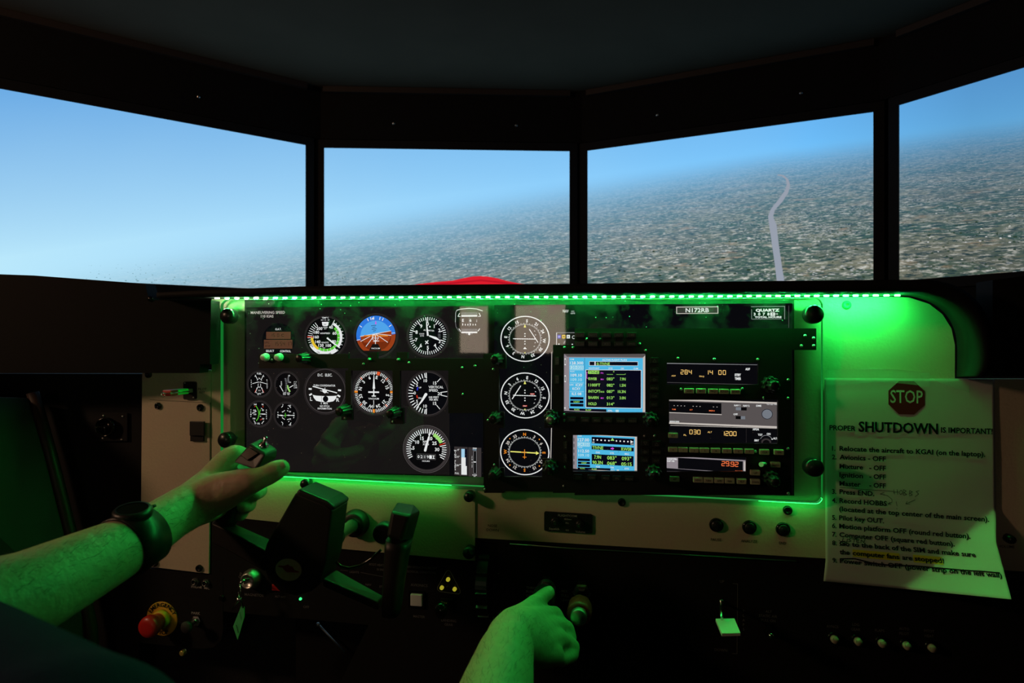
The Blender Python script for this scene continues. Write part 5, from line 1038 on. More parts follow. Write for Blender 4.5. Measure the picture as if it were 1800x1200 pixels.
# elevator trim wheel in a slot
tw = thing('trim_wheel', 'ridged black elevator trim wheel in a vertical slot', 'trim wheel', W(858, 1085, HL))
mb = MB(); c = W(858, 1018, HL - 0.028); nseg = 60; Rw = 0.055
for i in range(nseg):
    a0, a1 = 2 * pi * i / nseg, 2 * pi * (i + 1) / nseg
    r_ = Rw * (1.0 if i % 4 else 0.90)
    P_ = lambda a, r, s: c + V * (r * math.sin(a)) + NN * (r * math.cos(a)) + U * s
    mb.quad([P_(a0, r_, -0.008), P_(a1, r_, -0.008), P_(a1, r_, 0.008), P_(a0, r_, 0.008)], 'knob_black')
    rn = Rw * (1.0 if (i + 1) % 4 else 0.90)
    mb.quad([P_(a1, r_, -0.008), P_(a1, rn, -0.008), P_(a1, rn, 0.008), P_(a1, r_, 0.008)], 'ridge_lit_grey')  # ridge steps coloured paler to stand in for strips lit from above
    for s_ in (-0.008, 0.008): mb.quad([P_(a0, r_, s_), P_(a1, r_, s_), c + U * s_], 'knob_black')
mb.build('wheel', tw)
mb = MB(); fr_ = pfr(858, 1018, HL)
for q in ((-14, -12, -66, 68), (12, 14, -66, 68), (-12, 12, -66, -63), (-12, 12, 65, 68)): mb.box(fr_, *q, 0, 0.0012, 'black_gloss')
mb.build('slot_frame', tw)
lettering(tw, [(ch, 850 - i * 0.05, 975.5 + i * 5.15, 3.4) for i, ch in enumerate('ELEVATOR TRIM') if ch != ' '], 850, 1005, HL + 0.0006, 'paint_white')
lettering(tw, [('-', 876.5, 1006, 6)], 876, 1006, HL + 0.0006, 'paint_white', 'pointer_mark')
# throttle and mixture
def push_pull(name, label, px, py, knob_m, L_, lines, tx, hexa):
    t_ = thing(name, label, 'control knob', W(px, py + 20, HL)); f_ = mfr(px, py, HL + 0.0005)
    mb = MB(); mb.lathe(f_, 0, 0, [(0.0135, 0), (0.0135, 0.004), (0.010, 0.0045), (0.010, 0.011), (0.0075, 0.012), (0.0075, 0.014)], 'chrome', 6 if hexa else 24, smooth=False, caps=False); mb.build('collar_nut', t_)
    mb = MB(); mb.lathe(f_, 0, 0, [(0.005, 0.01), (0.005, L_ - 0.03)], 'chrome', 16); mb.build('shaft', t_)
    mb = MB(); mb.lathe(f_, 0, 0, [(0.008, L_ - 0.042), (0.0155, L_ - 0.034), (0.0165, L_ - 0.024), (0.0165, L_ - 0.010), (0.015, L_ - 0.006), (0.0112, L_ - 0.006)], knob_m, 24, 0.05, 8, caps=False); o = mb.build('knob', t_)
    mb = MB(); mb.lathe(f_, 0, 0, [(0.0108, L_ - 0.008), (0.0108, L_ + 0.002), (0.0098, L_ + 0.0035), (0, L_ + 0.004)], 'steel' if hexa else 'knob_black', 24, caps=False); mb.build('push_lock', o)
    lettering(t_, [(s_, tx, y_, 4.4, None, 0, 'l') for s_, y_ in lines], tx, lines[0][1], HL + 0.0005, 'paint_white')
    mb = MB(); mb.box(pfr(px, py - 13, HL + 0.0004), -7, 7, -6, 1, 0, 0.002, 'door_grey'); mb.build('plate', t_)
    return t_
push_pull('throttle_knob', 'black push pull throttle knob under the pointing finger', 961, 1032, 'knob_black', 0.062, (('THROT', 1032), ('PUSH', 1039), ('OPEN', 1046)), 925, False)
push_pull('mixture_knob', 'red ridged mixture knob with a silver push lock', 1023, 1040, 'red_anodised', 0.082, (('MIX', 1038), ('PULL', 1045.6), ('LEAN', 1053.4)), 987, True)
# flap lever
fl = thing('flap_lever', 'flap lever with a pale wedge handle in a bracketed slot', 'lever', W(1275, 1145, HL))
mb = MB(); mb.lathe(mfr(1268, 1056, HL + 0.0004), 0, 0, [(0.0035, 0), (0.003, 0.004), (0, 0.0045)], 'chrome', 12, caps=False); mb.tube([W(1268, 1058, HL + 0.003), W(1266.5, 1068, 0.03), W(1269, 1088, 0.06)], 0.0018, 'chrome', 8); mb.build('rod', fl)
hb = [(1258, 1087), (1291, 1086.5), (1301.5, 1112), (1269, 1113)]
mb = MB(); a = [W(1258, 1087, 0.050), W(1291, 1086.5, 0.050), W(1301.5, 1112, 0.080), W(1269, 1113, 0.080)]; mb.prism(a, [p - V * 0.004 - NN * 0.001 for p in a], 'flap_white'); mb.build('handle', fl)
g = G(1290, 1085, HL + 0.0003); g.line(1296.5, 1025, 1295.5, 1148, 0.8, 'paint_dim'); g.line(1288, 1025.3, 1296.5, 1025.3, 0.8, 'paint_dim'); g.line(1287, 1148, 1295.5, 1148, 0.8, 'paint_dim')
g.text('UP', 1269, 1022.5, 4.6, 'paint_dim'); g.text('DOWN', 1267, 1143.5, 4.8, 'paint_dim')
for i, ch in enumerate('FLAPS'): g.text(ch, 1307, 1072 + i * 8, 4.4, 'paint_dim')
g.done('lettering', fl)
# alternate static pull
st = thing('static_air_pull', 'small chrome pull knob marked alternate static air', 'control knob', W(1350, 1120, HL))
mb = MB(); mb.lathe(mfr(1350, 1107, HL), 0, 0, [(0.0075, 0), (0.0075, 0.004), (0.0045, 0.0045), (0.0045, 0.009)], 'black_gloss', 6, smooth=False, caps=False); mb.build('nut', st)
mb = MB(); mb.lathe(mfr(1350, 1107, HL), 0, 0, [(0.002, 0), (0.0025, 0.012), (0.004, 0.016), (0.0035, 0.019), (0, 0.02)], 'chrome', 12, caps=False); mb.build('pull', st)
lettering(st, [('ALT', 1351, 1074, 4.4), ('STATIC AIR', 1350, 1082, 4.4), ('PULL ON', 1350.5, 1090, 4.4)], 1350, 1082, HL + 0.0004, 'paint_dim')
for px, py, ls in ((1464, 1121.5, ('AVNCS',)), (1505, 1125, ('LDG', 'GEAR')), (1547, 1128.5, ('FLAPS',)), (1590, 1132.5, ('AUTO', 'PILOT')), (1634, 1136.5, ('PITOT', 'HEAT'))):
    b = thing('circuit_breaker', 'round circuit breaker button marked ' + ' '.join(ls), 'circuit breaker', W(px, py + 12, HL), 'row of circuit breakers')
    k = pfr(px, py).ky
    mb = MB(); mb.lathe(mfr(px, py - 2, HL), 0, 0, [(11 * k, 0), (11 * k, 0.003), (9 * k, 0.005), (7 * k, 0.005)], 'black_gloss', 24, caps=False); mb.build('collar', b)
    mb = MB(); mb.lathe(mfr(px, py - 2, HL), 0, 0, [(6.5 * k, 0), (6.5 * k, 0.009), (5.6 * k, 0.0105), (0, 0.0105)], 'button_beige', 20, caps=False); o = mb.build('button', b)
    g = G(px, py, HL + 0.0108); g.text('1', px + 0.6, py + 1, 4.2, 'ink'); g.done('lettering', o)
    lettering(b, [(t_, px - 1, py - (21 if len(ls) == 1 else 28) + i * 8.5, 4.6) for i, t_ in enumerate(ls)], px, py - 22, HL + 0.0004, 'paint_dim')
# avionics switch, gear lights and lever, placard
lettering(low, [('PITOT HEATER MUST BE ON WHEN OPERATING BELOW', 768, 996.5, 4.0, 120, 0, 'r'), ('IN INSTRUMENT METEOROLOGICAL CONDITIONS', 766, 1004.5, 4.0, 104, 0, 'r')], 735, 1000, HL + 0.0004, 'paint_dim')
g = G(650, 1008, HL + 0.0004); g.line(598, 1004.5, 612, 1005.3, 0.6, 'paint_dim'); g.line(634, 1006.5, 676, 1012, 0.6, 'paint_dim'); g.text('LIGHTS', 623, 1006.5, 3.6, 'paint_dim'); g.text('NAV', 648, 1027, 3.6, 'paint_dim'); g.text('STROBE', 676, 1029, 3.6, 'paint_dim'); g.done('lettering', low)
asw = thing('avionics_switch', 'square white rocker switch marked AVIONICS', 'switch', W(733, 1064, HL))
mb = MB(); fr_ = pfr(733.5, 1052, HL)
for q in ((-14, -11.5, -14, 15), (11.5, 14, -14, 15), (-11.5, 11.5, -14, -11.5), (-11.5, 11.5, 12.5, 15)): mb.box(fr_, *q, 0, 0.003, 'black_gloss')
mb.build('frame', asw)
mb = MB(); mb.box(fr_, -10.3, 10.3, -10, 10.5, 0, 0.006, 'button_white', 0.0012); mb.build('rocker', asw)
lettering(asw, [('AVIONICS', 737, 1028, 4.6), ('MASTER', 737, 1083, 4.0)], 737, 1028, HL + 0.0004, 'paint_dim')
gl = thing('gear_lights', 'triangle of three yellow landing gear lights', 'indicator lights', W(789, 1042, HL))
g = G(789, 1027, HL + 0.0004); tri = [(788, 1002), (791.5, 1003.5), (809, 1036), (809, 1040), (806, 1042.5), (773, 1040), (769.2, 1037), (769.2, 1033), (785, 1003.6)]
for a, b in zip(tri, tri[1:] + tri[:1]): g.line(*a, *b, 0.7, 'paint_white')
g.text('N', 789.5, 1011.3, 3.8, 'paint_dim'); g.text('L', 777.5, 1026, 3.8, 'paint_dim'); g.text('R', 800.6, 1028, 3.8, 'paint_dim'); g.done('lettering', gl)
for px, py in ((788, 1017.5), (777, 1032), (799.5, 1034.5)):
    mb = MB(); k = pfr(px, py).ky; mb.lathe(mfr(px, py, HL), 0, 0, [(3.6 * k, 0), (3.4 * k, 0.003), (2.2 * k, 0.005), (0, 0.0055)], 'lamp_yellow', 14, caps=False); mb.build('lamp', gl)
mb = MB(); mb.lathe(mfr(788, 1030, HL), 0, 0, [(0.0022, 0), (0.002, 0.002), (0, 0.0022)], 'black_gloss', 12, caps=False); mb.build('lamp', gl)
ge = thing('gear_lever', 'black glossy landing gear lever with an oval knob', 'lever', W(785, 1095, HL))
mb = MB(); fr_ = pfr(787, 1062, HL); mb.box(fr_, -12, 10, -11, 16, 0, 0.003, 'black_plastic', 0.001); mb.build('base', ge)
mb = MB(); mb.tube([W(789, 1058, HL), W(782, 1064, 0.02), W(777, 1072, 0.032)], [0.004, 0.005, 0.006], 'black_gloss', 12); mb.build('stem', ge)
mb = MB(); mb.ball(W(776, 1072, 0.034), 0.0105, 'black_gloss', 20, (0.85, 0.95, 1.15)); mb.build('knob', ge)
lettering(ge, [('LANDING', 789, 1090, 4.2), ('GEAR', 789, 1097, 4.2)], 789, 1093, HL + 0.0004, 'paint_dim')
# key switch with hanging keys
ky = thing('key_switch', 'round steel key switch marked MAGNETOS with a key in it', 'key switch', W(440, 1040, HL))
f_ = mfr(445, 1015, HL); mb = MB(); mb.lathe(f_, 0, 0, [(0.0150, 0), (0.0150, 0.006), (0.0125, 0.008), (0.0120, 0.016), (0.0095, 0.0165), (0.0090, 0.013), (0, 0.013)], 'steel', 28, caps=False); mb.build('barrel', ky)
lettering(ky, [('MAGNETOS', 447, 1045, 4.4), ('OFF', 423, 1012, 4.4, None, -70)], 447, 1044, HL + 0.0004, 'paint_dim')
kk = thing('key_ring', 'ring of keys with a tag painted strip-light green hanging from the switch', 'keys', W(420, 1120, 0.03))
mb = MB(); mb.box(mfr(438, 1017, 0.010), -0.001, 0.001, -0.004, 0.004, 0, 0.012, 'chrome'); mb.tube([W(437, 1018, 0.022), W(428, 1020, 0.032), W(421, 1026, 0.036)], 0.0022, 'chrome', 8); mb.build('key', kk)
mb = MB(); cc = W(421, 1039, 0.036); mb.tube([cc + (V * math.cos(a) + U * math.sin(a) * 0.5 + NN * math.sin(a) * 0.5) * 0.0105 for a in [2 * pi * i / 24 for i in range(24)]], 0.0009, 'chrome', 6, closed=True); mb.build('ring', kk)
for dx, dy in ((-8, 10), (4, 8)):
    mb = MB(); a = W(421, 1050, 0.036); b = W(421 + dx * 1.6, 1050 + dy * 2.2, 0.034); mb.tube([a, a.lerp(b, 0.3), b], [0.0035, 0.0022, 0.0016], 'chrome', 6); mb.build('key', kk)
tgp = [(424.5, 1063), (429, 1067), (429, 1085), (417.5, 1124), (409.5, 1101)]
mb = MB(); a = [W(x, y, 0.034) for x, y in tgp]; mb.prism(a, [p - NN * 0.0016 for p in a], 'strip_lit_green'); o = mb.build('tag', kk)
g = G(419, 1100, 0.0345); g.line(415.5, 1098, 419, 1112, 0.9, 'ink'); g.line(422, 1075, 424, 1088, 0.5, 'ink'); g.done('writing', o)
# alternator rocker and small green lamp below the yoke
rk = thing('red_rocker', 'small red rocker switch below the control yoke', 'switch', W(487, 1040, HL))
mb = MB(); mb.box(pfr(487, 1031, HL), -7, 8, -5.5, 5.5, 0, 0.004, 'red_plastic', 0.001); mb.build('rocker', rk)
mb = MB(); mb.box(pfr(487, 1031, HL), -9, 10, -7.5, 7.5, 0, 0.0015, 'black_gloss'); mb.build('frame', rk); lettering(rk, [('ALT BAT', 493, 1048, 3.4)], 493, 1048, HL + 0.0004, 'paint_dim')
gn = thing('green_lamp', 'tiny lit green lamp marked OFF below the control yoke', 'indicator lamp', W(528, 1056, HL))
mb = MB(); mb.lathe(mfr(528.5, 1052, HL), 0, 0, [(0.0022, 0), (0.0018, 0.002), (0, 0.0026)], 'lamp_green', 12, caps=False); mb.build('lens', gn); lettering(gn, [('OFF', 538.5, 1066, 4.2)], 538, 1066, HL + 0.0004, 'paint_dim')
# phone and microphone jacks, emergency stop, parking brake, pilot key
for t_, px, py, lx, ly in (('PHONE', 344, 1021.5, 346, 1031), ('MIC', 363, 1023.5, 364, 1033)):
    b = thing('audio_jack', 'hexagonal steel audio jack marked ' + t_, 'jack', W(px, py + 8, HL), 'pair of audio jacks')
    mb = MB(); mb.lathe(mfr(px, py, -0.0035), 0, 0, [(0.0062, 0), (0.0062, 0.003)], 'steel', 6, smooth=False); mb.lathe(mfr(px, py, -0.0035), 0, 0, [(0.0044, 0.003), (0.0044, 0.005), (0.003, 0.005), (0.0028, 0.0031), (0, 0.0031)], 'black_gloss', 16, caps=False); mb.build('nut', b)
    mb = MB(); mb.lathe(mfr(px, py, -0.0035), 0, 0, [(0.0042, 0.0045), (0.0042, 0.0055), (0.0034, 0.0055), (0.0034, 0.0045)], 'chrome', 18, caps=False); mb.build('rim', b)
    lettering(b, [(t_, lx, ly, 4.0)], lx, ly, -0.0031, 'paint_white')
es = thing('emergency_stop', 'red mushroom emergency stop button on a round yellow label', 'emergency button', W(285, 1118, -0.003))
g = G(286, 1087, -0.0025, 25, 29); k = pfr(286, 1087).ky; mb = MB(); mb.lathe(mfr(285.5, 1086.5, -0.0035), 0, 0, [(30 * k, 0), (30 * k, 0.0012), (29.5 * k, 0.0016), (0, 0.0016)], 'yellow_label', 40, caps=False); o = mb.build('label_disc', es)
g = G(285.5, 1086.5, -0.0017)
for i, ch in enumerate('EMERGENCY'): a = -62 + i * 15.5; g.text(ch, 285.5 + 23.5 * math.sin(math.radians(a)), 1086.5 - 24 * math.cos(math.radians(a)), 7.0, 'ink', rot=a, bold=0.02)
for i, ch in enumerate('STOP'): a = 203 - i * 14.5; g.text(ch, 285.5 + 24 * math.sin(math.radians(a)), 1086.5 - 24.5 * math.cos(math.radians(a)), 7.0, 'ink', rot=a - 180, bold=0.02)
g.done('lettering', o)
f_ = mfr(286, 1086.5, -0.002); mb = MB(); mb.lathe(f_, 0, 0, [(0.0145, 0), (0.0145, 0.008), (0.012, 0.009)], 'yellow_label', 28); mb.build('collar', es)
mb = MB(); mb.lathe(f_, 0, 0, [(0.0118, 0.008), (0.0118, 0.016), (0.0145, 0.019), (0.0165, 0.024), (0.0165, 0.030), (0.0150, 0.034), (0.008, 0.0355), (0, 0.036)], 'red_plastic', 32, caps=False); mb.build('mushroom_head', es)
pk = thing('parking_brake', 'grey round pull knob on a chrome stem marked PARK', 'control knob', W(340, 1105, -0.003))
f_ = mfr(346, 1090, -0.0035); mb = MB(); mb.lathe(f_, 0, 0, [(0.0085, 0), (0.0085, 0.003), (0.006, 0.004), (0.006, 0.007)], 'chrome', 6, smooth=False); mb.lathe(f_, 0, 0, [(0.0036, 0.004), (0.0036, 0.022)], 'chrome', 14); mb.build('stem', pk)
mb = MB(); mb.lathe(f_, 0, 0, [(0.005, 0.020), (0.0088, 0.022), (0.0092, 0.025), (0.0080, 0.027), (0, 0.0275)], 'door_grey', 24, caps=False); mb.build('knob', pk)
lettering(pk, [('PARK', 344.5, 1077, 4.4)], 344, 1077, -0.0031, 'paint_white')
us = thing('key_socket', 'black square socket plate marked pilot key', 'socket', W(333, 702, 0))
pts = rrect(322, 670.5, 343.5, 702, 3); plate('plate', pts, -0.0015, 0.0025, 'black_plastic', us)
mb = MB(); mb.box(pfr(334, 686, 0.0025), -7, 7, -6, 6, 0, 0.002, 'black_gloss', 0.0006); mb.build('port', us)
for px, py in ((325, 673), (340, 698.5)): screw(px, py, 0.0025, us, 0.0012)
uk = thing('pilot_key', 'clear and red memory stick plugged into the pilot key socket', 'memory stick', W(310, 692, 0.02))
f_ = mfr(334, 686, 0.003); mb = MB(); mb.box(f_, -0.006, 0.006, -0.0028, 0.0028, 0, 0.012, 'steel'); mb.build('plug', uk)
mb = MB(); mb.box(f_, -0.0072, 0.0072, -0.0042, 0.0042, 0.012, 0.036, 'strip_lit_green', 0.0012); mb.build('body', uk)
mb = MB(); mb.box(f_, -0.0074, 0.0074, -0.0044, 0.0044, 0.036, 0.052, 'red_anodised', 0.0015); mb.build('end_cap', uk)
mb = MB(); mb.tube([f_.p(0.0082, 0, 0.012), f_.p(0.0082, 0, 0.050), f_.p(0.004, 0, 0.056), f_.p(-0.004, 0, 0.056), f_.p(-0.0082, 0, 0.050), f_.p(-0.0082, 0, 0.012)], 0.0009, 'chrome', 6); cc = f_.p(0, 0.002, 0.059); mb.tube([cc + (V * math.cos(a) + NN * math.sin(a)) * 0.0035 for a in [2 * pi * i / 14 for i in range(14)]], 0.0006, 'chrome', 6, closed=True); mb.build('clip', uk)

# ------------------------------------------------------------------ taped notice
def paper(s, t, z=0.0):
    """sheet of paper: s across, t down; its lower right corner curls away from the panel"""
    xl = 1449.5 + (2 * t if t < .9 else 2 * t - (t - .9) * 40); xr = 1748 + 4 * t + (26 * max(0, t - 0.74) / 0.26) ** 1.0 * (1 if t > 0.74 else 0)
    yl = 664 + 357 * t; yr = 666 + 387 * t
    c = max(0.0, (t - 1.0) * 0.53 + (s - 0.43) * 0.38) / 0.2166
    h_ = 0.0015 + 0.004 * t * t + 0.075 * c ** 1.08 + 0.0016 * math.sin(s * 5 + t * 9) * (0.2 + t) * 0.6
    return W(xl + (xr - xl) * s, yl + (yr - yl) * s, max(h_, 0.0012) + z)
nt_ = thing('shutdown_notice', 'white paper shutdown notice with a red stop sign taped to the panel', 'notice', W(1600, 1030, 0.0))
mb = MB(); NX, NY = 60, 72
vs_ = [paper(i / NX, j / NY) for j in range(NY + 1) for i in range(NX + 1)]
mb.add(vs_, [[j * (NX + 1) + i, j * (NX + 1) + i + 1, (j + 1) * (NX + 1) + i + 1, (j + 1) * (NX + 1) + i] for j in range(NY) for i in range(NX)], 'paper', True); sheet = mb.build('sheet', nt_)
sm_ = sheet.modifiers.new('thickness', 'SOLIDIFY'); sm_.thickness = 0.00012; sm_.offset = -1
pm = lambda x, y, z: paper((x - 1449.5 - 2 * (y - 664) / 357) / (298.5 + 2 * (y - 664) / 357), (y - 664) / 357, z + 0.0004)
mb = MB(); oc = [(1593.5 + 34.5 * math.cos(math.radians(22.5 + 45 * i)), 696.5 + 30.5 * math.sin(math.radians(22.5 + 45 * i))) for i in range(8)]
mb.poly([pm(x, y, 0.0) for x, y in oc], 'stop_red'); o = mb.build('stop_sign', sheet, fix=False)
mb = MB(); put_text(mb, pm, 'STOP', 1593.5, 694.5, 21.5, 'paper', 57, bold=0.01, z=0.0003); mb.build('lettering', nt_, fix=False)
mb = MB()
for x0, x1, y0, y1 in ((1497, 1577, 961, 974), (1600, 1650, 961, 974)): [mb.quad([pm(x0 + (x1 - x0) * i / 24, y0 + (y1 - y0) * j / 4, 0), pm(x0 + (x1 - x0) * (i + 1) / 24, y0 + (y1 - y0) * j / 4, 0), pm(x0 + (x1 - x0) * (i + 1) / 24, y0 + (y1 - y0) * (j + 1) / 4, 0), pm(x0 + (x1 - x0) * i / 24, y0 + (y1 - y0) * (j + 1) / 4, 0)], 'highlighter') for i in range(24) for j in range(4)]
hl_ = mb.build('highlighter_mark', nt_, fix=False); hl_['kind'] = 'stuff'
mb = MB(); bd = 0.028
put_text(mb, pm, 'PROPER', 1458, 751, 8.6, 'ink', 46, 'l', 0, bd, 0.0006); put_text(mb, pm, 'SHUTDOWN', 1509, 747.5, 17.0, 'ink', 140, 'l', 0, bd, 0.0006); put_text(mb, pm, 'IS IMPORTANT!', 1654, 749, 8.8, 'ink', 91, 'l', 0, bd, 0.0006)
for nn, s_, y, x1 in (('1.', 'Relocate the aircraft to KGAI (on the laptop).', 787, 1732), ('2.', 'Avionics - OFF', 802, 1557), ('', 'Mixture', 818, 1517), ('', 'Ignition', 833, 1517), ('', 'Master', 848, 1513), ('3.', 'Press END.', 862.5, 1537), ('4.', 'Record HOBBS', 878, 1559), ('', '(located at the top center of the main screen).', 892.5, 1739),
                      ('5.', 'Pilot key OUT.', 908, 1554), ('6.', 'Motion platform OFF (round red button).', 922.5, 1706), ('7.', 'Computer OFF (square red button).', 937.5, 1676), ('8.', 'Go to the back of the SIM and make sure', 952.5, 1709), ('', 'the', 967.5, 1492), ('', 'computer fans', 967.5, 1576), ('', 'are', 967.5, 1598), ('', 'stopped!', 967.5, 1652), ('9.', 'Power switch OFF (power strip on the left wall)', 983, 1746)):
    x0 = {'computer fans': 1497, 'are': 1581, 'stopped!': 1602}.get(s_, 1475.5 if y < 880 else 1475)
    if nn: put_text(mb, pm, nn, 1462.5, y, 8.0, 'ink', None, 'l', 0, bd, 0.0006)
    put_text(mb, pm, s_, x0, y - 0.5, 8.0, 'ink', x1 - x0, 'l', 0, bd, 0.0006)
for y in (818, 833, 848): put_text(mb, pm, '- OFF', 1528, y - 0.5, 8.0, 'ink', 29, 'l', 0, bd, 0.0006)
mb.build('print', nt_, fix=False)
def scribble(strokes, w, name, m='pencil'):
    mb = MB()
    for st_ in strokes:
        for (x0, y0), (x1, y1) in zip(st_, st_[1:]):
            q = math.hypot(x1 - x0, y1 - y0) or 1; nx, ny = -(y1 - y0) / q * w / 2, (x1 - x0) / q * w / 2
            mb.quad([pm(x0 + nx, y0 + ny, 0.0003), pm(x1 + nx, y1 + ny, 0.0003), pm(x1 - nx, y1 - ny, 0.0003), pm(x0 - nx, y0 - ny, 0.0003)], m)
    o_ = mb.build(name, nt_, fix=False); o_['kind'] = 'stuff'
scribble([[(1571, 853), (1572, 861)], [(1577, 852), (1578, 861)], [(1570, 857.5), (1579, 856.5)], [(1584, 853), (1580, 857), (1583, 861), (1587, 857), (1584, 853)], [(1588, 861), (1588, 852), (1593, 854), (1589, 857), (1594, 860), (1588, 862)], [(1598, 861), (1599, 853), (1604, 855), (1599, 857.5), (1604, 860), (1598, 862)], [(1616, 852), (1610, 854), (1615, 858), (1608, 863)],
          [(1476, 854.5), (1520, 856), (1570, 856)], [(1556, 863), (1547, 862), (1554, 859)], [(1547, 862), (1560, 864), (1568, 870), (1568, 875), (1561, 878)], [(1565, 875), (1561, 878), (1567, 879)], [(1609, 868), (1592, 876)], [(1595, 871), (1592, 876), (1600, 876)], [(1575, 873), (1577, 881)], [(1576, 884), (1577, 886)]], 0.8, 'pencil_note')
scribble([[(1482, 942), (1480, 949), (1486, 948)], [(1489, 943), (1488, 948)], [(1496, 942), (1491, 944), (1495, 947), (1490, 949)], [(1497, 943), (1505, 942)], [(1501, 943), (1500, 949)], [(1510, 943), (1505, 943), (1505, 949), (1510, 948)], [(1506, 946), (1509, 945.5)], [(1512, 949), (1513, 943), (1517, 948), (1520, 941)], [(1474, 947), (1490, 957)], [(1475, 957), (1489, 948)]], 1.1, 'ink_note', 'ink')
scribble([[(1475, 979.5), (1500, 977), (1530, 982), (1560, 983), (1600, 980), (1680, 980), (1715, 979), (1744, 979)]], 2.4, 'strike_out', 'ink')
tape = thing('tape', 'crinkled clear tape holding the top of the shutdown notice', 'tape', W(1540, 672, 0.002))
mb = MB(); q = [(1452, 650), (1490, 648.5), (1533, 646.5), (1575, 649), (1634, 655), (1634, 679), (1575, 673), (1540, 671), (1490, 676), (1451, 677)]; a = [W(x, y, 0.0028 + 0.0006 * (i % 2)) for i, (x, y) in enumerate(q)]; mb.poly(a, 'clear_tape'); mb.build('strip', tape, fix=False)
mb = MB(); q = [(1640, 665), (1702, 664), (1704, 690), (1660, 676)]; mb.poly([W(x, y, 0.003) for x, y in q], 'clear_tape'); mb.build('strip', tape, fix=False)

# ================================================================== CONTROL YOKE
yk = thing('control_yoke', 'black two-handled control yoke turned to the side on a steel shaft', 'yoke', W(545, 1045, 0.17))
def hexa(mb, top, bot, m): mb.prism(top, bot, m)
def bevelled(o, w, seg=3):
    b = o.modifiers.new('bevel', 'BEVEL'); b.width = w; b.segments = seg; b.limit_method = 'ANGLE'; b.angle_limit = math.radians(35); return o
mb = MB(); fo = [(519, 866), (573, 888), (584, 897), (573, 985), (562, 1022), (546, 1040), (520, 1047), (492, 1041), (470, 1018), (461, 985), (468, 955)]
a = [W(x, y, 0.20) for x, y in fo]; mb.prism(a, [p - NN * 0.045 for p in a], 'black_rubber'); bevelled(mb.build('hub_body', yk), 0.004)
mb = MB(); fo = [(524, 859), (574, 880), (588, 891), (584, 899), (573, 890), (519, 868)]; a = [W(x, y, 0.201) for x, y in fo]; mb.prism(a, [p - NN * 0.044 for p in a], 'black_rubber'); bevelled(mb.build('hub_cap', yk), 0.003)
tp = [W(372, 918, 0.185), W(404, 933, 0.19), W(466, 967, 0.20), W(476, 948, 0.165), W(411, 919.5, 0.16), W(384, 905, 0.16)]
mb = MB(); mb.prism(tp, [p - V * 0.026 for p in tp], 'black_rubber'); bevelled(mb.build('arm', yk), 0.002)
tp = [W(567, 1016, 0.20), W(664, 1058, 0.195), W(674, 1047, 0.165), W(590, 1000, 0.165)]
mb = MB(); mb.prism(tp, [p - V * 0.010 for p in tp], 'black_rubber'); bevelled(mb.build('arm', yk), 0.002)
def loft(mb, secs, m, n_=16):
    """sections: centre, half width along the panel, half depth, turn"""
    vs_ = []; k_ = len(secs)
    for i, (c, hw, hd) in enumerate(secs):
        t_ = (secs[min(i + 1, k_ - 1)][0] - secs[max(i - 1, 0)][0]).normalized(); ex = (U - t_ * U.dot(t_)).normalized(); ez = ex.cross(t_)
        for q in range(n_):
            a_ = 2 * pi * q / n_; ca, sa = math.cos(a_), math.sin(a_)
            vs_.append(c + ex * (hw * math.copysign(abs(ca) ** 0.6, ca)) + ez * (hd * math.copysign(abs(sa) ** 0.6, sa)))
    fs = [[i * n_ + q, i * n_ + (q + 1) % n_, (i + 1) * n_ + (q + 1) % n_, (i + 1) * n_ + q] for i in range(k_ - 1) for q in range(n_)]
    mb.add(vs_, fs, m, True); mb.add(vs_[:n_], [list(range(n_))], m); mb.add(vs_[-n_:], [list(range(n_))], m)
kp = 0.00064
mb = MB(); loft(mb, [(W(688, 1078, 0.185), 15 * kp, 0.013), (W(689, 1060, 0.185), 16 * kp, 0.015), (W(694, 1010, 0.183), 18 * kp, 0.016), (W(699, 965, 0.18), 21 * kp, 0.017), (W(702, 948, 0.18), 22 * kp, 0.017)], 'black_rubber'); mb.build('grip', yk)
mb = MB(); hd = [W(687, 899, 0.195), W(721, 906, 0.195), W(740, 898, 0.155), W(729, 886, 0.150), W(698, 881, 0.155)]; bt = [W(679, 944, 0.200), W(706, 952, 0.200), W(726, 950, 0.160), W(716, 940, 0.155), W(690, 940, 0.160)]
mb.prism(hd, bt, 'black_rubber'); bevelled(mb.build('grip_head', yk), 0.004)
mb = MB(); f_ = mfr(672, 938, 0.165); mb.lathe(f_, 0, 0, [(0.0125, -0.012), (0.0125, 0.0), (0.0105, 0.003), (0, 0.004)], 'black_rubber', 24, caps=False); mb.build('trigger', yk)
mb = MB(); mb.tube([W(591, 988, 0.165), W(600, 995.5, 0.17), W(614, 998.5, 0.175), W(633, 994, 0.18), W(652, 982, 0.18), W(670, 966, 0.178)], 0.0016, 'black_gloss', 8); mb.build('cable', yk)
mb = MB(); loft(mb, [(W(395, 922, 0.172), 15 * kp, 0.014), (W(408, 895, 0.17), 16 * kp, 0.015), (W(424, 862, 0.17), 18 * kp, 0.015), (W(434, 838, 0.172), 19 * kp, 0.015), (W(440, 820, 0.175), 20 * kp, 0.015)], 'black_rubber'); mb.build('grip', yk)
mb = MB(); hd = [W(440, 778.5, 0.195), W(467, 798.5, 0.205), W(488.5, 788.5, 0.175), W(460, 769, 0.165)]; bt = [W(409, 813, 0.205), W(449, 827, 0.21), W(487, 806, 0.178), W(440, 790, 0.165)]
mb.prism(hd, bt, 'black_rubber'); gh = bevelled(mb.build('grip_head', yk), 0.003)
nrm = (W(440, 778.5, 0.195) - W(449, 827, 0.21)).cross(W(467, 798.5, 0.205) - W(409, 813, 0.205)).normalized(); nrm = nrm if nrm.y < 0 else -nrm
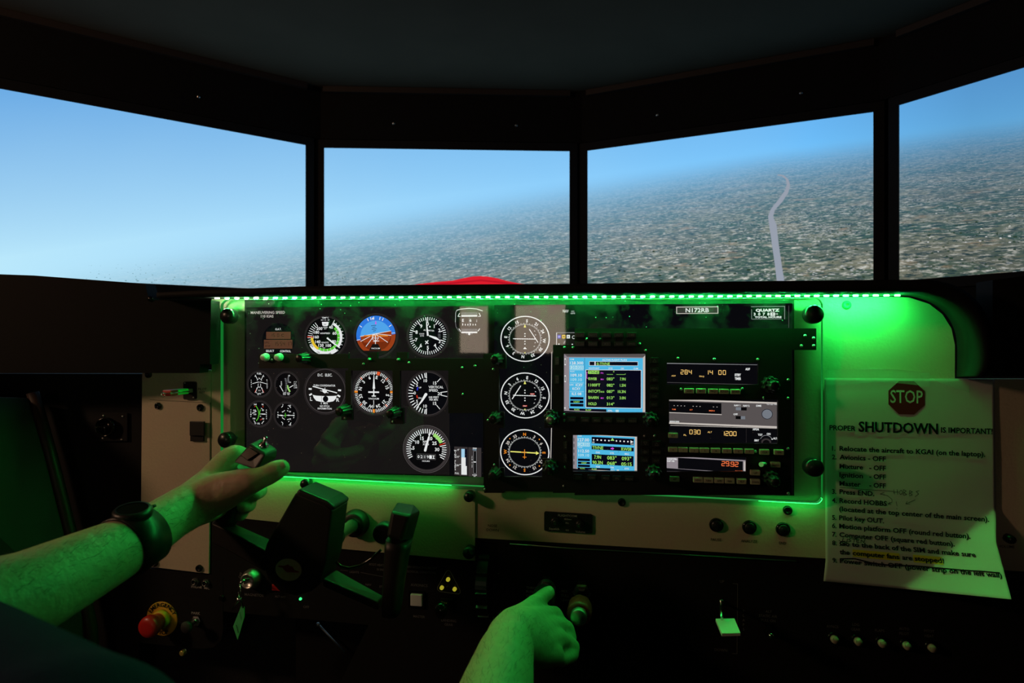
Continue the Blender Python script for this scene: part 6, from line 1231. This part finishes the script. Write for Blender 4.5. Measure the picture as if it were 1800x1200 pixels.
def onface(x, y):
    p0 = W(440, 800, 0.201); p0 = (W(440, 778.5, 0.195) + W(467, 798.5, 0.205) + W(409, 813, 0.205) + W(449, 827, 0.21)) / 4; d = ray(x, y); return CAM + d * ((p0 - CAM).dot(nrm) / d.dot(nrm))
mb = MB(); q = [onface(x, y) + nrm * 0.0025 for x, y in ((440, 786), (457, 797), (437, 810), (424, 801))]; mb.prism(q, [p - nrm * 0.004 for p in q], 'black_gloss'); bevelled(mb.build('rocker', gh), 0.0008)
mb = MB(); p0 = W(463, 784, 0.186); p1 = W(468, 779, 0.19); ax = (V * 0.8 + U * 0.4 + NN * 0.3).normalized(); fr_ = Fr(p0, U, (V - ax * V.dot(ax)).normalized(), ax); fr_.ex = fr_.ey.cross(ax); mb.lathe(fr_, 0, 0, [(0.0058, -0.004), (0.0058, 0.002), (0.0045, 0.003), (0.0035, 0.006), (0.0014, 0.0065), (0.0022, 0.014), (0, 0.015)], 'chrome', 14, caps=False); mb.build('toggle', gh)
mb = MB(); f_ = mfr(627, 918, 0.0012); k = pfr(627, 918).ky; mb.lathe(f_, 0, 0, [(24 * k, 0), (24 * k, 0.006), (21 * k, 0.008), (21 * k, 0.014), (18 * k, 0.016), (12 * k, 0.016)], 'black_rubber', 32, caps=False); mb.build('shaft_collar', yk)
mb = MB(); mb.tube([W(626, 918.7, 0.003), W(545, 975, 0.157)], 0.0088, 'steel', 18); mb.build('shaft', yk)
mb = MB(); mb.tube([W(592, 942, 0.07), W(582, 950, 0.09), W(545, 975, 0.157)], [0.012, 0.014, 0.016], 'black_rubber', 18); mb.build('shaft_boot', yk)
bn = Vector((0.063, -0.95, 0.21)).normalized(); bx = V.cross(bn).normalized(); by = bn.cross(bx); bx, by = bx * math.cos(0.35) - by * math.sin(0.35), bx * math.sin(0.35) + by * math.cos(0.35)
bf = Fr(W(507, 1001, 0.2065), bx, by, bn, W(507, 1001, 0.2065).y / F)
mb = MB(); ring_ = [bf.p(23 * math.cos(2 * pi * i / 32), 18 * math.sin(2 * pi * i / 32)) for i in range(32)]; mb.prism(ring_, [p - bn * 0.010 for p in ring_], 'badge_white'); bo = mb.build('badge', yk)
mb = MB(); mb.poly([bf.p(x, y, 0.0003) for x, y in ((-19, -1), (-10, -3.5), (-4, -8), (0, -6.5), (5, -7), (10, -3), (19, -3.5), (19, -1.5), (8, 2), (0, 4.5), (-6, 3), (-11, 0), (-19, 1))], 'badge_red'); mb.build('emblem', bo, fix=False)

# ================================================================== PILOT
def organic(name, chains, m, parent, voxel=0.0035, smooth=5):
    """one continuous skin grown over chains of (point, radius)"""
    bm = bmesh.new(); M = ROOT[parent.name].inverted()
    for ch in chains:
        for p, r in ch: bmesh.ops.create_icosphere(bm, subdivisions=3, radius=r, matrix=Matrix.Translation(M @ p))
        for (a, ra), (b, rb) in zip(ch, ch[1:]):
            d = b - a; L_ = d.length; sn = max(-0.95, min(0.95, (ra - rb) / L_)); cs = math.sqrt(1 - sn * sn); u_ = d / L_   # cone tangent to both balls
            a2 = a + u_ * (ra * sn); b2 = b + u_ * (rb * sn); q = (b2 - a2); mt = Matrix.Translation(M @ ((a2 + b2) / 2)) @ q.to_track_quat('Z', 'Y').to_matrix().to_4x4()
            bmesh.ops.create_cone(bm, cap_ends=True, segments=32, radius1=ra * cs, radius2=rb * cs, depth=q.length, matrix=mt)
    me = bpy.data.meshes.new(name); bm.to_mesh(me); bm.free()
    o = bpy.data.objects.new(name, me); col.objects.link(o)
    rm = o.modifiers.new('remesh', 'REMESH'); rm.mode = 'VOXEL'; rm.voxel_size = voxel; rm.use_smooth_shade = True
    s_ = o.modifiers.new('smooth', 'SMOOTH'); s_.factor = 0.5; s_.iterations = smooth
    dg = bpy.context.evaluated_depsgraph_get(); me2 = bpy.data.meshes.new_from_object(o.evaluated_get(dg))
    o.modifiers.clear(); o.data = me2; me2.materials.clear(); me2.materials.append(MATS[m])
    me2.polygons.foreach_set('use_smooth', [True] * len(me2.polygons)); o.parent = parent; ROOT[o.name] = ROOT[parent.name]
    return o
C = lambda pts: [(Wd(x, y, d), r) for x, y, d, r in pts]
Rl = lambda x, y, z, r: (CAM + Vector((x, y, z)), r)
person = thing('person', 'pilot in navy clothing with one hand on the yoke and a finger on the throttle', 'person', Vector((-0.05, 0.0, 0.0)), rot=I4)
SL, SR = Rl(-0.20, 0.262, -0.205, 0.060), Rl(0.13, 0.08, -0.31, 0.060)
EL, ER = (Wd(-330, 1124, 0.42), 0.044), (Wd(800, 1560, 0.42), 0.044)
larm = [SL, EL] ; rarm = [SR, ER]
lfore = [EL] + C([(-150, 1112, 0.47, 0.043), (40, 1048, 0.54, 0.038), (150, 994, 0.60, 0.0335), (232, 954, 0.652, 0.029), (300, 908, 0.705, 0.026), (338, 886, 0.735, 0.0265)])
lhand = [C(q) for q in (
    [(338, 886, .735, .026), (370, 850, .765, .020), (401, 811, .785, .0165)], [(338, 886, .735, .026), (375, 862, .77, .021), (404, 836, .798, .0165)],
    [(338, 886, .735, .026), (375, 876, .77, .020), (402, 861, .80, .0155)], [(338, 888, .735, .026), (372, 888, .765, .019), (397, 880, .79, .014)],
    [(345, 884, .735, .025), (385, 866, .742, .024), (420, 853, .738, .019), (442, 845, .735, .0150), (458, 840, .737, .0126), (471, 834.5, .741, .0124), (484, 827, .744, .0121), (494, 822, .747, .0103)],
    [(401, 811, .785, .0165), (413, 800, .79, .0135), (424, 800, .80, .011), (440, 815, .832, .010), (455, 832, .826, .009)],
    [(404, 836, .798, .0165), (428, 842, .835, .0115), (450, 853, .833, .0105), (456, 862, .80, .0098), (447, 868, .775, .0088)],
    [(402, 861, .80, .0155), (418, 868, .832, .0112), (436, 880, .82, .0103), (437, 887, .79, .0093), (428, 890, .77, .0083)],
    [(397, 880, .79, .014), (412, 890, .82, .0095), (425, 900, .81, .0090), (422, 905, .785, .0080)])]
rfore = [ER] + C([(850, 1300, .55, .040), (873, 1215, .615, .0365), (888, 1152, .666, .0305), (897, 1126, .690, .0265)])
rhand = [C(q) for q in (
    [(898, 1125, .692, .0285), (905, 1104, .725, .0235), (914, 1084, .757, .0145)], [(898, 1125, .692, .0285), (920, 1106, .730, .0245), (946, 1088, .772, .0145)],
    [(900, 1128, .692, .0275), (932, 1118, .730, .0235), (966, 1104, .772, .0140)], [(902, 1132, .692, .0265), (938, 1133, .724, .0215), (980, 1124, .760, .0130)],
    [(915, 1135, .70, .023), (945, 1146, .722, .018), (972, 1150, .735, .0135)],
    [(914, 1084, .757, .0145), (927, 1071, .778, .0112), (939, 1061, .793, .0108), (946, 1055, .802, .0094), (957, 1046, .816, .0092), (965, 1041, .827, .0084)],
    [(946, 1088, .772, .0145), (962, 1081, .795, .0108), (974, 1080, .808, .0110), (982, 1092, .803, .0098), (970, 1106, .776, .0086)],
    [(966, 1104, .772, .0140), (982, 1101, .790, .0106), (995, 1105, .799, .0108), (1001, 1121, .793, .0096), (985, 1136, .765, .0085)],
    [(980, 1124, .760, .0130), (994, 1129, .772, .0098), (1006, 1137, .778, .0098), (1005, 1151, .769, .0088), (987, 1159, .749, .0082)],
    [(905, 1120, .70, .020), (912, 1098, .76, .014), (930, 1088, .80, .0108), (946, 1076, .812, .0092)])]
torso = [[SL, Rl(-0.12, 0.16, -0.24, 0.065), Rl(-0.05, 0.08, -0.25, 0.06), Rl(0.04, 0.08, -0.28, 0.065), SR], [Rl(-0.07, 0.10, -0.36, 0.125), Rl(-0.05, 0.02, -0.50, 0.12), Rl(-0.05, -0.10, -0.62, 0.13)],
         [Rl(-0.05, 0.07, -0.25, 0.055), Rl(-0.04, -0.08, -0.16, 0.052), Rl(-0.03, -0.13, -0.11, 0.055)]]
head = [[Rl(-0.03, -0.155, -0.03, 0.082), Rl(-0.03, -0.145, 0.00, 0.082)], [Rl(-0.03, -0.13, -0.09, 0.05), Rl(-0.03, -0.12, -0.06, 0.055)], [Rl(-0.03, -0.072, -0.045, 0.012), Rl(-0.03, -0.068, -0.058, 0.013)],
        [Rl(-0.113, -0.16, -0.03, 0.014), Rl(-0.114, -0.165, -0.05, 0.012)], [Rl(0.053, -0.16, -0.03, 0.014), Rl(0.054, -0.165, -0.05, 0.012)], [Rl(-0.05, -0.078, -0.086, 0.009), Rl(-0.01, -0.078, -0.086, 0.009)]]
legs = [[Rl(-0.12, -0.10, -0.63, 0.085), Rl(-0.22, 0.42, -0.60, 0.062), Rl(-0.22, 0.56, -0.98, 0.045)], [Rl(0.02, -0.10, -0.63, 0.085), Rl(0.08, 0.42, -0.60, 0.062), Rl(0.08, 0.56, -0.98, 0.045)]]
body = organic('body', [larm, rarm, lfore, rfore] + lhand + rhand + torso + head, 'skin', person, 0.0027, 3)
grow = lambda ch, d: [(p, r + d) for p, r in ch]
sleeveL = [SL, (SL[0].lerp(EL[0], 0.45), 0.058), (SL[0].lerp(EL[0], 0.62), 0.054)]; sleeveR = [SR, (SR[0].lerp(ER[0], 0.55), 0.058)]
organic('shirt', [grow(sleeveL, 0.007), grow(sleeveR, 0.007)] + [grow(c_, 0.009) for c_ in torso[:2]], 'navy_cloth', person, 0.006, 6)
organic('trousers', [grow(c_, 0.01) for c_ in legs] + [[Rl(-0.05, -0.10, -0.60, 0.142), Rl(-0.05, -0.12, -0.64, 0.142)]], 'navy_cloth', person, 0.009, 5)
organic('hair', [[Rl(-0.03, -0.175, 0.0, 0.086), Rl(-0.03, -0.165, 0.02, 0.082), Rl(-0.03, -0.19, -0.04, 0.078)]], 'hair', person, 0.006, 4)
for x in (-0.22, 0.08): organic('shoe', [[Rl(x, 0.54, -1.095, 0.048), Rl(x, 0.66, -1.105, 0.042), Rl(x, 0.74, -1.115, 0.033)]], 'black_rubber', person, 0.006, 4)
for x in (-0.062, 0.002):
    mb = MB(); mb.ball(CAM + Vector((x, -0.083, -0.022)), 0.012, 'badge_white', 12); o = mb.build('eye', person); mb = MB(); mb.ball(CAM + Vector((x, -0.074, -0.022)), 0.0055, 'ink', 10); mb.build('iris', o)
def nail(c, tip_dir, out, w, l):
    s = tip_dir.cross(out).normalized(); mb = MB(); pts = []
    for j in range(5):
        for i in range(5):
            u_ = (i / 4 - 0.5) * 2; v_ = j / 4; ww = w * (1 - 0.25 * v_ * v_); pts.append(c + s * (u_ * ww / 2) + tip_dir * ((v_ - 0.5) * l) + out * (-(u_ ** 2) * w * 0.18))
    mb.add(pts, [[j * 5 + i, j * 5 + i + 1, j * 5 + i + 6, j * 5 + i + 5] for j in range(4) for i in range(4)], 'nail', True); return mb.build('fingernail', body, fix=False)
ROOT[body.name] = ROOT[person.name]
td = (Wd(494, 822, .746) - Wd(474, 832, .741)).normalized(); nail(Wd(491, 818.5, .7375), td, Vector((0.1, -0.85, 0.5)).normalized(), 0.012, 0.012)
td = (Wd(965, 1042, .826) - Wd(944, 1059, .797)).normalized(); out_ = Vector((-0.1, -0.45, 0.88)); out_ = (out_ - td * out_.dot(td)).normalized(); nail(Wd(963, 1043, .823) + out_ * 0.0088, td, out_, 0.0105, 0.011)
# fine dark hairs on both forearms and the back of the pointing hand
rh = random.Random(11); mbh = MB(); Mi = ROOT[person.name]; cand = []
for p in body.data.polygons:
    c_ = Mi @ p.center
    for axis in ((lfore[0][0], lfore[-1][0]), (rfore[0][0], rhand[0][1][0])):
        d_ = axis[1] - axis[0]; t_ = (c_ - axis[0]).dot(d_) / d_.length_squared
        if 0.3 < t_ < 0.98 and (c_ - axis[0] - d_ * t_).length < 0.05 and p.normal.y < 0.35: cand.append((c_, p.normal.copy(), d_.normalized()))
for c_, n_v, d_ in rh.sample(cand, min(1500, len(cand))):
    side_ = n_v.cross(d_).normalized() * rh.uniform(-0.7, 0.7); dr = (d_ + side_ + n_v * rh.uniform(0.15, 0.45)).normalized(); L_ = rh.uniform(0.006, 0.014); w_ = n_v.cross(dr).normalized() * 0.00011
    p1 = c_ + dr * L_ * 0.5; p2 = c_ + (dr - n_v * 0.25).normalized() * L_
    mbh.add([c_ - w_, c_ + w_, p1 + w_ * 0.8, p1 - w_ * 0.8, p2], [[0, 1, 2, 3], [3, 2, 4]], 'hair')
ah = mbh.build('arm_hair', person, fix=False); ah['kind'] = 'stuff'
# wristwatch
wa = thing('wristwatch', 'black wristwatch strapped on the forearm holding the yoke', 'watch', Wd(235, 1000, 0.655), rot=I4)
wc = Wd(236, 951, 0.655); ax = (Wd(300, 908, .705) - Wd(150, 994, .60)).normalized(); fo_ = Vector((-0.1, -0.75, 0.65)); fo_ = (fo_ - ax * fo_.dot(ax)).normalized(); sd = ax.cross(fo_)
mb = MB(); prof = [(-0.019, 0.0310), (-0.018, 0.0335), (0.017, 0.0318), (0.018, 0.0290)]; vs_ = []; n_ = 32
for i in range(n_):
    a_ = 2 * pi * i / n_
    for z_, r_ in prof: vs_.append(wc + ax * z_ + (fo_ * math.cos(a_) + sd * math.sin(a_)) * r_)
mb.add(vs_, [[i * 4 + j, i * 4 + (j + 1) % 4, ((i + 1) % n_) * 4 + (j + 1) % 4, ((i + 1) % n_) * 4 + j] for i in range(n_) for j in range(4)], 'watch_black', True); mb.build('strap', wa)
fr_ = Fr(wc + fo_ * 0.0295, ax, sd, fo_); mb = MB(); mb.lathe(fr_, 0, 0, [(0.0175, -0.003), (0.0185, 0.002), (0.0185, 0.005), (0.0165, 0.0075), (0.0145, 0.0075)], 'watch_black', 32, caps=False); wcase = mb.build('case', wa)
mb = MB(); mb.lathe(fr_, 0, 0, [(0.015, 0.0068), (0, 0.0068)], 'black_gloss', 32, caps=False); mb.build('glass', wa)
mb = MB()
for s_ in (-1, 1): mb.tube([fr_.p(0.016, s_ * 0.008, 0.003), fr_.p(0.0205, s_ * 0.009, 0.003)], 0.0018, 'watch_black', 8)
mb.build('pusher', wa)
# pilot seat below and behind the camera
seat = thing('chair', 'dark grey padded chair under the pilot', 'chair', Vector((-0.05, -0.15, 0.0)), rot=I4)
fs_ = Fr(Vector((-0.05, 0, 0)), Vector((1, 0, 0)), Vector((0, -1, 0)), V)
mb = MB(); mb.box(fs_, -0.26, 0.26, -0.42, 0.16, 0.25, 0.355, 'charcoal_box', 0.03); mb.build('cushion', seat)
mb = MB(); mb.box(fs_, -0.25, 0.25, -0.44, -0.34, 0.356, 0.98, 'charcoal_box', 0.03); mb.build('backrest', seat)
mb = MB(); mb.box(fs_, -0.10, 0.10, -0.25, 0.05, 0.0, 0.25, 'black_plastic', 0.01); mb.build('pedestal', seat)
